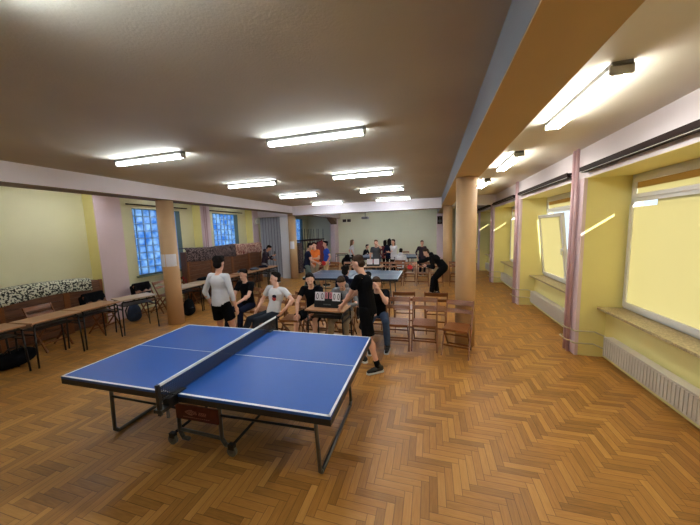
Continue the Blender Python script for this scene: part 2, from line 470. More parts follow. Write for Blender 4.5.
# heating pipes wrapping the piers
for i, y in enumerate(piers):
    if i < 3 or i > 5: continue
    for z in (.35, .155):
        pm = MB()
        pts = [(2.5, y - .17, z), (2.5, y - .12, z + .02), (2.4, y - .055, z + .06), (PX - .05, y - .055, z + .06), (PX - .07, y + .02, z + .06), (PX - .11, y + .12, z + .06), (PX - .11, y + .3, z + .06), (PX - .07, y + .38, z + .04), (2.4, y + .42, z), (2.48, y + .67, z - .0)]
        pm.tube(pts, .011)
        tag(pm.build('heating_pipe', MT['pipe'], smooth=True), 'thin cream heating pipe bent round the %s pier, %s of the pair' % ({3: 'nearest', 4: 'second', 5: 'third'}[i], 'upper' if z > .2 else 'lower'), 'pipe', 'heating pipes round the piers')
    for k, dy in enumerate((.14, .25)):
        tag(MB().cone((PX - .055, y + dy, 0), (PX - .055, y + dy, ZC), .024, .024, 12).build('riser_pipe', MT['pipelilac'], smooth=True),
            'lilac vertical riser pipe on the %s pier, the one %s' % ({3: 'nearest', 4: 'second', 5: 'third'}[i], 'nearer the camera' if k == 0 else 'farther from the camera'), 'pipe', 'riser pipes on the piers')

# ---- left wall with glass block windows
LP = [(4.81, 5.40), (8.02, 8.42), (10.95, 11.35)]        # pilasters
wins = [(5.95, 7.50, .98, 2.88), (8.95, 10.40, 1.0, 2.9), (15.1, 16.8, 1.0, 2.9)]
lw = MB()
def wall_seg(m, y0, y1, z0, z1): m.box(XL - .35, XL, y0, y1, z0, z1)
yy = Y0
for (a, b, z0, z1) in wins:
    wall_seg(lw, yy, a, 0, ZC); wall_seg(lw, a, b, 0, z0); wall_seg(lw, a, b, z1, ZC); yy = b
wall_seg(lw, yy, Y1, 0, ZC)
struct(lw.build('wall_left', MT['cream']))
for i, (a, b) in enumerate(LP):
    p = MB(); p.box(XL - .01, -7.6, a, b, 0, ZC); p.cur = 1; p.box(-7.61, -7.58, a - .001, b + .001, 0, ZC)
    struct(p.build('trim_%d' % (40 + i), [MT['yellow'], MT['lilac']]))
for y in (8.12, 8.2):
    tag(MB().cone((-7.545, y, 0), (-7.545, y, ZC), .02, .02, 10).build('riser_pipe', MT['pipelilac'], smooth=True),
        'lilac vertical pipe on the left wall pilaster between the glass block windows, %s of two' % ('nearer' if y < 8.15 else 'farther'), 'pipe', 'pipes on the left pilaster')
for i, (a, b, z0, z1) in enumerate(wins):
    xg = XL - .24
    gb = MB(); ny, nz = 7, 9
    wy, wz = (b - a) / ny, (z1 - z0) / nz
    gb.cur = 1
    for k in range(ny + 1): gb.box(xg, xg + .07, a + k * wy - .009, a + k * wy + .009, z0, z1)
    for k in range(nz + 1): gb.box(xg, xg + .07, a, b, z0 + k * wz - .009, z0 + k * wz + .009)
    gb.cur = 0
    for j in range(ny):
        for k in range(nz):
            y0_, y1_, q0, q1 = a + j * wy + .009, a + (j + 1) * wy - .009, z0 + k * wz + .009, z0 + (k + 1) * wz - .009
            e = .02
            vs = [(xg + .03, y0_, q0), (xg + .03, y1_, q0), (xg + .03, y1_, q1), (xg + .03, y0_, q1),
                  (xg + .062, y0_ + e, q0 + e), (xg + .062, y1_ - e, q0 + e), (xg + .062, y1_ - e, q1 - e), (xg + .062, y0_ + e, q1 - e)]
            gb.add(vs, [(0, 1, 5, 4), (1, 2, 6, 5), (2, 3, 7, 6), (3, 0, 4, 7), (4, 5, 6, 7)])
    struct(gb.build('window_%d' % (10 + i), [MT['block'], MT['mortar']], recalc=False))
    rv = MB()
    rv.box(XL - .17, XL + .001, b - .012, b, z0, z1).box(XL - .17, XL + .001, a, a + .012, z0, z1).box(XL - .17, XL + .001, a, b, z1 - .012, z1)
    struct(rv.build('trim_%d' % (50 + i), MT['revealgrey']))
    struct(MB().box(XL - .17, XL + .09, a - .08, b + .1, z0 - .05, z0).build('trim_%d' % (60 + i), MT['revealgrey'], bevel=.004))
    if i < 2:
        rl = empty('curtain_rail', (XL + .1, (a + b) / 2, 2.97))
        h = (b - a) / 2 + .2
        MB().box(-.03, .03, -h, h, -.014, .014).build('rail', MT['rail'], rl)
        for s_ in (-1, 1): MB().box(-.1, 0, s_ * (h - .1) - .01, s_ * (h - .1) + .01, -.01, .01).build('bracket', MT['rail'], rl)
        tag(rl, 'slim dark curtain rail above the %s glass block window' % ('nearer' if i == 0 else 'farther'), 'curtain rail', 'curtain rails over the glass blocks')

# ---- beams and columns
b = MB()
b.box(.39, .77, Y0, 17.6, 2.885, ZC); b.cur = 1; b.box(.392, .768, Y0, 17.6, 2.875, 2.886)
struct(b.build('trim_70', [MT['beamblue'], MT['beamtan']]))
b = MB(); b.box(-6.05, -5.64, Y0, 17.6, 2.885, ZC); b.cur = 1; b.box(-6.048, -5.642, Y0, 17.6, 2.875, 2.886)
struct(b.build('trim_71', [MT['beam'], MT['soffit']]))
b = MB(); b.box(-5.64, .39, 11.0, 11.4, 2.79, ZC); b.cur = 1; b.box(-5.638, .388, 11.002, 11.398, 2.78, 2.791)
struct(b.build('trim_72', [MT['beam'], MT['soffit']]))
b = MB(); b.box(.77, PX, 11.05, 11.45, 2.84, ZC)
struct(b.build('trim_73', [MT['beam']]))
def column(x, y, r, zt, n):
    m = MB(); m.cone((x, y, 0), (x, y, zt), r, r, 40)
    o = struct(m.build('trim_%d' % n, MT['tan']))
    for p in o.data.polygons: p.use_smooth = len(p.vertices) == 4
column(.58, 5.17, .165, 2.88, 80)
column(.62, 11.3, .165, 2.88, 81)
column(-5.86, 5.15, .172, 2.88, 82)
column(-5.88, 11.35, .172, 2.88, 83)
# far pilasters
struct(MB().box(-6.1, -5.8, 16.9, 17.65, 0, 2.88).build('trim_84', MT['lilac']))
struct(MB().box(.35, .75, 16.9, 17.65, 0, 2.88).build('trim_85', MT['lilac']))
# haunch under the far left beam
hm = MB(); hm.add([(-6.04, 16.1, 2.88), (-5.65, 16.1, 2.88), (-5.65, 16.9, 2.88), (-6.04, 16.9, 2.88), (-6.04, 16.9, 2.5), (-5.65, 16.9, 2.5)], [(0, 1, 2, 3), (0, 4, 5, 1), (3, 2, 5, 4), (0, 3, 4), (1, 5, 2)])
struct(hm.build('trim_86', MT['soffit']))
# transverse lintel and folding partition left of the second column
struct(MB().box(-7.6, -6.05, 11.35, 11.6, 2.80, ZC).build('trim_87', MT['beam']))
struct(MB().box(-6.5, -6.03, 11.4, 11.55, 0, 2.80).build('wall_partition', MT['white']))
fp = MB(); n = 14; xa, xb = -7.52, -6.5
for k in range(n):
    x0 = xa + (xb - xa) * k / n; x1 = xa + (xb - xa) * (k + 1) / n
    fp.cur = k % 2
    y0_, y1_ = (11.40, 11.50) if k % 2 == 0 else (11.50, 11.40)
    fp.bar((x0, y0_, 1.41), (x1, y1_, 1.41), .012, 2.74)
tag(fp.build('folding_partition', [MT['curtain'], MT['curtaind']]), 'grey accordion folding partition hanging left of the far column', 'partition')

# ------------------------------------------------------------------ ceiling lamps
def lamp(x, y, along_y, label, two=False, tubemat=None):
    L = .6
    t = empty('ceiling_lamp', (x, y, ZC), PI / 2 if along_y else 0)
    bw = .062 if two else .034
    MB().box(-L, L, -bw, bw, -.038, 0).build('body', MT['housing'], t, bevel=.004)
    ys = (-.055, .055) if two else (-.016, .016)
    tm = MT[tubemat] if tubemat else (MT['tube_r'] if two else MT['tube'])
    for s_ in ys:
        MB().cone((-L + .03, s_, -.07), (L - .03, s_, -.07), .013, .013, 10).build('tube', tm, t, smooth=True)
    for e in (-1, 1):
        MB().box(e * L - (.03 if e > 0 else 0), e * L + (0 if e > 0 else .03), ys[0] - .016, ys[1] + .016, -.086, -.02).build('end_cap', MT['lampbody'], t, bevel=.006)
    tag(t, label, 'ceiling lamp', 'fluorescent ceiling lamps')
rows = [(.80, 'row over the near table'), (3.10, 'nearest fully visible row'), (5.43, 'second row'), (7.67, 'third row'), (10.28, 'farthest row')]
for ri, (y, nm) in enumerate(rows):
    for x in (-3.72, -1.27):
        if y < 1 and x < -3: continue
        lamp(x, y if y < 10 else 10.1, False, 'fluorescent ceiling lamp, %s one in the %s across the main ceiling' % ('left' if x < -3 else 'right', nm))
for y, nm in ((1.4, 'nearest'), (4.1, 'second'), (6.8, 'third'), (9.5, 'farthest')):  # added lamps, out of view, to brighten the left wall
    lamp(-7.05, y, True, 'added fill lamp over the desk aisle, unseen behind the left beam, the %s one' % nm, tubemat='tube_fill')
for y, nm in ((12.9, 'first row'), (15.4, 'last row')):  # added lamps hidden by the cross beam, to brighten the back room
    for x in (-3.72, -1.27):
        lamp(x, y, False, 'added fill lamp beyond the cross beam, %s of the two in the %s' % ('left' if x < -3 else 'right', nm))
for y, nm in ((.55, 'over the camera side'), (3.13, 'nearest'), (5.5, 'middle'), (7.95, 'farthest')):
    lamp(1.28, y, True, 'twin tube ceiling lamp along the window aisle, the %s one' % nm, True)

# ------------------------------------------------------------------ table tennis tables
def tt_table(loc, rz, label, blue, full=True, group=None):
    t = empty('table_tennis_table', loc, rz)
    for sx in (-1, 1):
        x0, x1 = (.01, 1.37) if sx > 0 else (-1.37, -.01)
        m = MB(); m.box(x0, x1, -.7625, .7625, .735, .76)
        top = m.build('tabletop', blue, t, bevel=.003)
        l = MB(); e = .02; z0, z1 = .7602, .7612
        l.box(x0, x1, -.7625, -.7625 + e, z0, z1).box(x0, x1, .7625 - e, .7625, z0, z1)
        xe = x1 - e if sx > 0 else x0
        l.box(xe, xe + e, -.7625, .7625, z0, z1); l.box(x0, x1, -.003, .003, z0, z1)
        l.build('white_lines', MT['line'], top)
        a = MB(); T = .05
        a.box(x0, x1, -.76, -.735, .735 - T, .735).box(x0, x1, .735, .76, .735 - T, .735)
        a.box(x0, x0 + .025, -.735, .735, .735 - T, .735).box(x1 - .025, x1, -.735, .735, .735 - T, .735)
        a.build('apron', MT['black'], t)
        X = sx * 1.16
        for sy in (-1, 1):
            g = MB(); g.tube([(sx * 1.13, sy * .5, .70), (X, sy * .5, .06), (X, sy * .46, .018)], .018)
            g.build('leg', MT['steel'], t, smooth=True)
        MB().tube([(X, -.46, .018), (X, .46, .018)], .018).build('floor_runner', MT['steel'], t, smooth=True)
        cx = .12 if sx > 0 else -.36
        for sy in (-1, 1): MB().tube([(sx * 1.15, sy * .5, .43), (cx, sy * .43, .36)], .011).build('brace', MT['black'], t, smooth=True)
    # undercarriage with castors, centred
    for sy in (-1, 1):
        u = MB(); y = sy * .43
        u.tube([(-.36, y, .70), (-.37, y, .12), (-.33, y, .05), (-.26, y, .05)], .019)
        u.tube([(.12, y, .70), (.13, y, .12), (.17, y, .06), (.27, y, .06)], .019)
        u.tube([(-.37, y, .14), (.13, y, .12)], .016)
        u.build('wheel_frame', MT['steel'], t, smooth=True)
    for cx in (-.42, .27):
        MB().tube([(cx, -.46, .1), (cx, .46, .1)], .014).build('axle', MT['black'], t, smooth=True)
        for sy in (-1, 1):
            w_ = MB(); w_.cone((cx, sy * .46, .05), (cx, sy * .485, .05), .05, .05, 18)
            wh = w_.build('castor', MT['rubber'], t, smooth=False)
            MB().box(cx - .03, cx + .03, sy * .47 - .02, sy * .47 + .02, .07, .12).build('castor_fork', MT['black'], wh)
            MB().cone((cx, sy * .459, .05), (cx, sy * .487, .05), .02, .02, 12).build('hub', MT['steel'], wh)
    if full:
        bd = MB().box(-.36, .13, -.462, -.447, .28, .43).build('sign_board', MT['red'], t)
        bd['label'] = 'dark red board with pale lettering'
        lg = MB(); y = -.464
        def st(pts, w=.007):
            for i in range(len(pts) - 1): lg.bar((pts[i][0], y, pts[i][1]), (pts[i + 1][0], y, pts[i + 1][1]), .002, w, up=(0, 0, 1) if abs(pts[i][0] - pts[i + 1][0]) > abs(pts[i][1] - pts[i + 1][1]) else (1, 0, 0))
        st([(-.16, .385), (-.2, .38), (-.245, .362), (-.2, .342), (-.16, .338)], .012)
        lg.build('emblem', MT['paleprint'], bd); lg = MB()
        for k in range(4):
            x = -.21 + k * .027
            st([(x + .018, .376), (x, .376), (x, .362), (x + .018, .362), (x + .018, .348), (x, .348)], .006)
        for k in range(4):
            x = -.085 + k * .023
            st([(x, .372), (x + .014, .372), (x + .014, .358), (x, .358), (x, .344), (x + .014, .344)], .005)
        lg.build('lettering', MT['paleprint'], bd); lg = MB()
        for k in range(13):
            x = -.27 + k * .024; st([(x, .312), (x + .016, .312)], .006)
        lg.build('lettering', MT['paleprint'], bd)
        # net
        n_ = MB(); n_.box(-.002, .002, -.9, .9, .765, .90)
        nn = n_.build('net', MT['net'], t)
        MB().box(-.006, .006, -.9, .9, .892, .914).build('net_tape', MT['line'], nn)
        for sy in (-1, 1):
            po = MB(); po.box(-.015, .015, sy * .905 - .012, sy * .905 + .012, .66, .915)
            po.box(-.05, .03, min(sy * .76, sy * .92), max(sy * .76, sy * .92), .68, .71); po.box(-.03, .03, sy * .80 - .05, sy * .80 + .05, .70, .765)
            po.box(-.04, .04, sy * .73 - .06, sy * .73 + .05, .7625, .772)
            pp = po.build('net_post', MT['black'], t, bevel=.003)
            MB().cone((0, sy * .84, .6), (0, sy * .84, .69), .012, .012, 8).build('clamp_screw', MT['steel'], pp)
    tag(t, label, 'table tennis table', group); return t
tt_table((-2.059, 2.475, 0), R(.75), 'large blue table tennis table with net nearest the camera', MT['blue'])
tt_table((-2.2, 8.12, 0), 0, 'blue table tennis table with painted glare behind the row of seated spectators', MT['blueglare'], full=False)
tt_table((-2.0, 14.1, 0), 0, 'distant table tennis table before the pale green back wall', MT['blueglare'], full=False)

# ------------------------------------------------------------------ folding chairs
def make_chair():
    t = empty('folding_chair', (0, 0, 0))
    for sx in (-1, 1):
        x = sx * .205
        MB().bar((x, .20, 0), (x, -.07, .47), .022, .032, up=(0, 1, 0)).bar((x, -.07, .47), (x, -.23, .84), .022, .032, up=(0, 1, 0)).build('leg', MT['wood'], t, bevel=.003)
        MB().bar((x - sx * .025, -.23, 0), (x - sx * .025, .16, .44), .02, .03, up=(0, 1, 0)).build('leg', MT['wood'], t, bevel=.003)
    s = MB()
    for k in range(8):
        y = -.17 + k * .05; s.box(-.17, .17, y, y + .043, .452, .466)
    s.box(-.185, -.155, -.18, .22, .435, .455).box(.155, .185, -.18, .22, .435, .455).box(-.185, .185, .20, .225, .43, .468)
    s.build('seat', MT['wood'], t)
    def slat(z0, z1, th=.014):
        m = MB(); f = lambda z: -.07 - .16 * (z - .47) / .37
        n = 6
        for k in range(n):
            xa, xb = -.215 + .43 * k / n, -.215 + .43 * (k + 1) / n
            ca, cb = -.02 * (1 - (xa / .215) ** 2), -.02 * (1 - (xb / .215) ** 2)
            m.add([(xa, f(z0) + ca, z0), (xb, f(z0) + cb, z0), (xb, f(z1) + cb, z1), (xa, f(z1) + ca, z1),
                   (xa, f(z0) + ca + th, z0), (xb, f(z0) + cb + th, z0), (xb, f(z1) + cb + th, z1), (xa, f(z1) + ca + th, z1)],
                  [(0, 1, 2, 3), (5, 4, 7, 6), (0, 4, 5, 1), (3, 2, 6, 7)] + ([(0, 3, 7, 4)] if k == 0 else []) + ([(1, 5, 6, 2)] if k == n - 1 else []))
        m.build('back_slat', MT['wood'], t)
    slat(.76, .835); slat(.64, .70)
    MB().bar((-.2, .11, .155), (.2, .11, .155), .02, .028).build('stretcher', MT['wood'], t)
    MB().bar((-.18, -.14, .10), (.18, -.14, .10), .02, .028).build('stretcher', MT['wood'], t)
    MB().bar((-.18, .06, .325), (.18, .06, .325), .016, .022).build('stretcher', MT['wood'], t)
    tag(t, 'x', 'chair'); return t
proto = make_chair(); used = [False]
def chair(x, y, rz, label, group):
    if not used[0]:
        used[0] = True; proto.location = (x, y, 0); proto.rotation_euler = (0, 0, rz); proto['label'] = label; proto['group'] = group; return proto
    return dup(proto, (x, y, 0), rz, label, group)
G1 = 'wooden folding chairs facing the near table'
chair(-.56, 4.83, PI + .03, 'leftmost of the three empty wooden folding chairs right of the boy in jeans', G1)
chair(-.10, 4.87, PI - .02, 'middle one of the three empty wooden folding chairs right of the boy in jeans', G1)
chair(.42, 4.74, PI - .28, 'empty wooden folding chair turned slightly in front of the tan column', G1)
G2 = 'wooden folding chairs facing the far table'
chair(-.15 + .25, 5.72, .0, 'empty second row wooden folding chair seen from behind, nearest the tan column', G2)
chair(-.52, 5.72, .08, 'empty wooden folding chair in the second row behind the leftmost empty chairs', G2)
chair(-1.16, 5.80, .02, 'wooden folding chair in the second row partly hidden behind the boy in jeans', G2)
chair(-1.78, 5.72, .0, 'wooden folding chair under the boy with his back turned', G2)
chair(-2.5, 5.45, -.05, 'second row wooden folding chair between the man in white and the long haired man', G2)
chair(-.95, 5.07, PI, 'wooden folding chair under the boy in jeans', G1)
chair(-1.60, 5.03, PI, 'wooden folding chair under the boy in the grey hoodie', G1)
chair(-2.16, 5.05, PI + .05, 'wooden folding chair under the long haired man in black', G1)
chair(-2.52, 4.72, PI + .1, 'empty wooden folding chair directly right of the man in the white badge T-shirt', G1)
chair(-2.98, 4.85, PI - .15, 'wooden folding chair under the man in the white badge T-shirt', G1)
chair(-3.45, 5.15, PI, 'empty wooden folding chair between the smiling man and the man in white', G1)
chair(-3.93, 5.3, PI - .1, 'wooden folding chair under the smiling man in black', G1)
G3 = 'row of wooden folding chairs behind the second table'
nm3 = ['ninth', 'eighth', 'seventh', 'sixth', 'fifth', 'fourth', 'third', 'second']
xs3 = [-4.3, -3.75, -3.1, -1.25 - .42, -1.24, -.74, -.27, .22]
for x, nmx in zip(xs3, nm3):
    chair(x, 10.45, PI + random.uniform(-.05, .05), 'wooden folding chair in the row behind the second table, %s from right' % nmx, G3)
chair(.86, 10.55, PI, 'wooden folding chair behind the second table, just right of the far tan column', G3)
G4 = 'wooden folding chairs behind the desks along the left wall'
for x, y, rz, l in ((-7.0, 3.42, -PI / 2 + .1, 'wooden folding chair behind the desks, left one below the leopard print cloth'),
                    (-7.0, 4.36, -PI / 2 + .15, 'wooden folding chair holding a dark jacket behind the left desks'),
                    (-7.1, 5.5, -PI / 2, 'wooden folding chair with a black jacket below the near glass block window'),
                    (-7.1, 6.02, -PI / 2 + .1, 'wooden folding chair under the middle of the near glass block window'),
                    (-7.1, 6.54, -PI / 2 - .1, 'wooden folding chair behind the near left column'),
                    (-7.0, 7.0, -PI / 2, 'wooden folding chair with a red cloth right of the near left column'),
                    (-6.95, 7.65, -PI / 2 + .15, 'wooden folding chair nearest the wooden panels, right of the red cloth chair')):
    chair(x, y, rz, l, G4)
G5 = 'wooden folding chairs in front of the back wall'
for x, y, rz, l in ((-1.35, 15.6, PI, 'distant wooden folding chair against the back wall, left of the pair'),
                    (-.4, 15.6, PI, 'distant wooden folding chair against the back wall, right of the pair'),
                    (-.25, 13.9, PI, 'distant wooden folding chair in front of the back wall pair'),
                    (-1.17, 11.5, 0, 'wooden folding chair under the distant person in the white hoodie')):
    chair(x, y, rz, l, G5)

# ------------------------------------------------------------------ school desks
def make_desk(topm):
    t = empty('school_desk', (0, 0, 0))
    MB().box(-.35, .35, -.25, .25, .735, .76).build('tabletop', topm, t, bevel=.005)
    for sx in (-1, 1):
        for sy in (-1, 1):
            MB().tube([(sx * .27, sy * .2, .73), (sx * .31, sy * .21, .69), (sx * .33, sy * .22, 0)], .013).build('leg', MT['deskleg'], t, smooth=True)
    for q in (-.2, .2): MB().bar((-.3, q, .7), (.3, q, .7), .02, .03).build('rail', MT['deskleg'], t)
    for q in (-.31, .31): MB().bar((q, -.2, .55), (q, .2, .55), .02, .02).build('stretcher', MT['deskleg'], t)
    MB().box(-.28, .28, -.17, .17, .60, .612).build('shelf', MT['deskleg'], t)
    tag(t, 'x', 'desk'); return t
dA = make_desk(MT['desk']); dB = make_desk(MT['desklight'])
GD = 'school desks along the left side'
dA.location = (-6.35, 2.36, 0); dA.rotation_euler = (0, 0, PI / 2 + .02); dA['label'] = 'brown topped school desk at the left edge of the picture'; dA['group'] = GD
dup(dA, (-6.36, 3.10, 0), PI / 2 + .08, 'brown topped school desk, second from the left edge of the picture', GD)
dup(dA, (-6.43, 3.82, 0), PI / 2 + .06, 'brown topped school desk below the lilac pilaster', GD)
dB.location = (-6.36, 4.60, 0); dB.rotation_euler = (0, 0, PI / 2 - .28); dB['label'] = 'pale topped school desk turned slightly, just left of the near left column'; dB['group'] = GD
dup(dB, (-6.22, 5.78, 0), PI / 2, 'pale topped school desk just right of the near left column', GD)
dup(dB, (-6.25, 6.55, 0), PI / 2 - .05, 'pale topped school desk left of the man in the white long sleeved shirt', GD)
for k, y in enumerate((7.35, 8.15, 8.95, 9.7)):
    dup(dA, (-6.15, y, 0), PI / 2 + .02, 'brown school desk by the wooden panels, %s' % ('nearest of four', 'second, carrying the nearer crumpled jacket', 'third, carrying the second folded jacket', 'last, on which the person with the phone sits')[k], GD)
dS = dup(dA, (-1.70, 4.50, 0), R(-2), 'brown school desk carrying the near black scoreboard', 'desks carrying scoreboards')
dup(dA, (-1.99, 10.0, 0), 0, 'brown school desk carrying the far scoreboard', 'desks carrying scoreboards')
dup(dB, (-5.15, 16.1, 0), 0, 'pale desk against the back wall beside the far lilac pilaster', 'desks by the back wall')
dup(dB, (-3.0, 15.6, 0), 0, 'pale desk in front of the distant seated person in black', 'desks by the back wall')
dup(dB, (-.8, 15.05, 0), 0, 'pale desk in front of the distant chairs at the back wall', 'desks by the back wall')

# scoreboards
def scoreboard(loc, rz, label, w=.50, digits=True):
    t = empty('scoreboard', loc, rz)
    T = Matrix.Translation((0, .0, .0)) @ Matrix.Rotation(R(-12), 4, 'X')
    m = MB(); m.box(-w / 2, w / 2, -.006, .006, 0, .115, T); m.box(-w / 2, w / 2, -.004, .006, .115, .26, T)
    m.build('board', MT['black'], t)
    m = MB(); m.box(-w / 2, w / 2, .11, .122, 0, .22, Matrix.Rotation(R(12), 4, 'X')); m.build('rear_stand', MT['black'], t)
    k = w / .50
    if digits:
        for x0, wd, hz, mt in ((-.235, .085, .145, 'paper'), (-.145, .085, .145, 'paper'), (-.05, .05, .11, 'cardred'), (.03, .05, .11, 'cardred'), (.085, .072, .145, 'paper'), (.16, .072, .145, 'paper')):
            x0 *= k; wd *= k; z1 = .265; z0 = z1 - hz
            c = MB().box(x0, x0 + wd, -.014, -.009, z0, z1, T).build('number_card', MT[mt], t)
            d = MB(); cx = x0 + wd / 2; cz = (z0 + z1) / 2; n = 16; rx, rz_ = wd * .28, hz * .36
            vs = []; 
            for i in range(n):
                a = 2 * PI * i / n
                for q, yv in ((1, -.0155), (.52 if hz > .12 else .4, -.0155)):
                    vs.append(T @ Vector((cx + rx * q * math.cos(a), yv, cz + rz_ * (q if q == 1 else .72) * math.sin(a))))
            d.add(vs, [(2 * i, 2 * ((i + 1) % n), 2 * ((i + 1) % n) + 1, 2 * i + 1) for i in range(n)])
            d.build('digit', MT['ink'], c, recalc=False)
        d = MB()
        for i in range(7): d.box(-.075 + i * .02, -.062 + i * .02, -.0085, -.006, .045, .062, T)
        d.build('lettering', MT['rubber'], t)
        for x in (-.19, -.10, .12, .195):
            pass
    else:
        for x0, x1 in ((-.23, -.02), (.03, .22)):
            c = MB().box(x0, x1, -.014, -.009, .07, .265, T).build('number_card', MT['paper'], t)
        MB().box(-.01, .015, -.014, -.009, .12, .25, T).build('number_card', MT['cardred'], t)
    tag(t, label, 'scoreboard', 'table tennis scoreboards'); return t
scoreboard((-1.70, 4.42, .76), R(-2), 'black flip scoreboard showing zeros on the desk between the seated boys')
scoreboard((-2.0, 9.93, .76), 0, 'distant flip scoreboard with white cards behind the second table', .48, False)

# ------------------------------------------------------------------ people
def rot_basis(yaw, pitch, roll=0):
    return Matrix.Rotation(yaw, 3, 'Z') @ Matrix.Rotation(-pitch, 3, 'X') @ Matrix.Rotation(roll, 3, 'Y')
def ik(a, t, l1, l2, pole):
    a = Vector(a); t = Vector(t); d = t - a; L = d.length
    mx = (l1 + l2) * .995
    if L > mx: t = a + d.normalized() * mx; d = t - a; L = mx
    dn = d.normalized(); c = (l1 * l1 + L * L - l2 * l2) / (2 * l1 * L); c = max(-1, min(1, c))
    h = math.sqrt(max(0, 1 - c * c)) * l1
    p = Vector(pole); p = p - dn * p.dot(dn)
    if p.length < 1e-4: p = Vector((0, 0, 1))
    p.normalize()
    return a + dn * l1 * c + p * h, t

def remesh(o, vox, it=3, fac=.5):
    m = o.modifiers.new('Remesh', 'REMESH'); m.mode = 'VOXEL'; m.voxel_size = vox; m.use_smooth_shade = True
    s = o.modifiers.new('Smooth', 'SMOOTH'); s.factor = fac; s.iterations = it

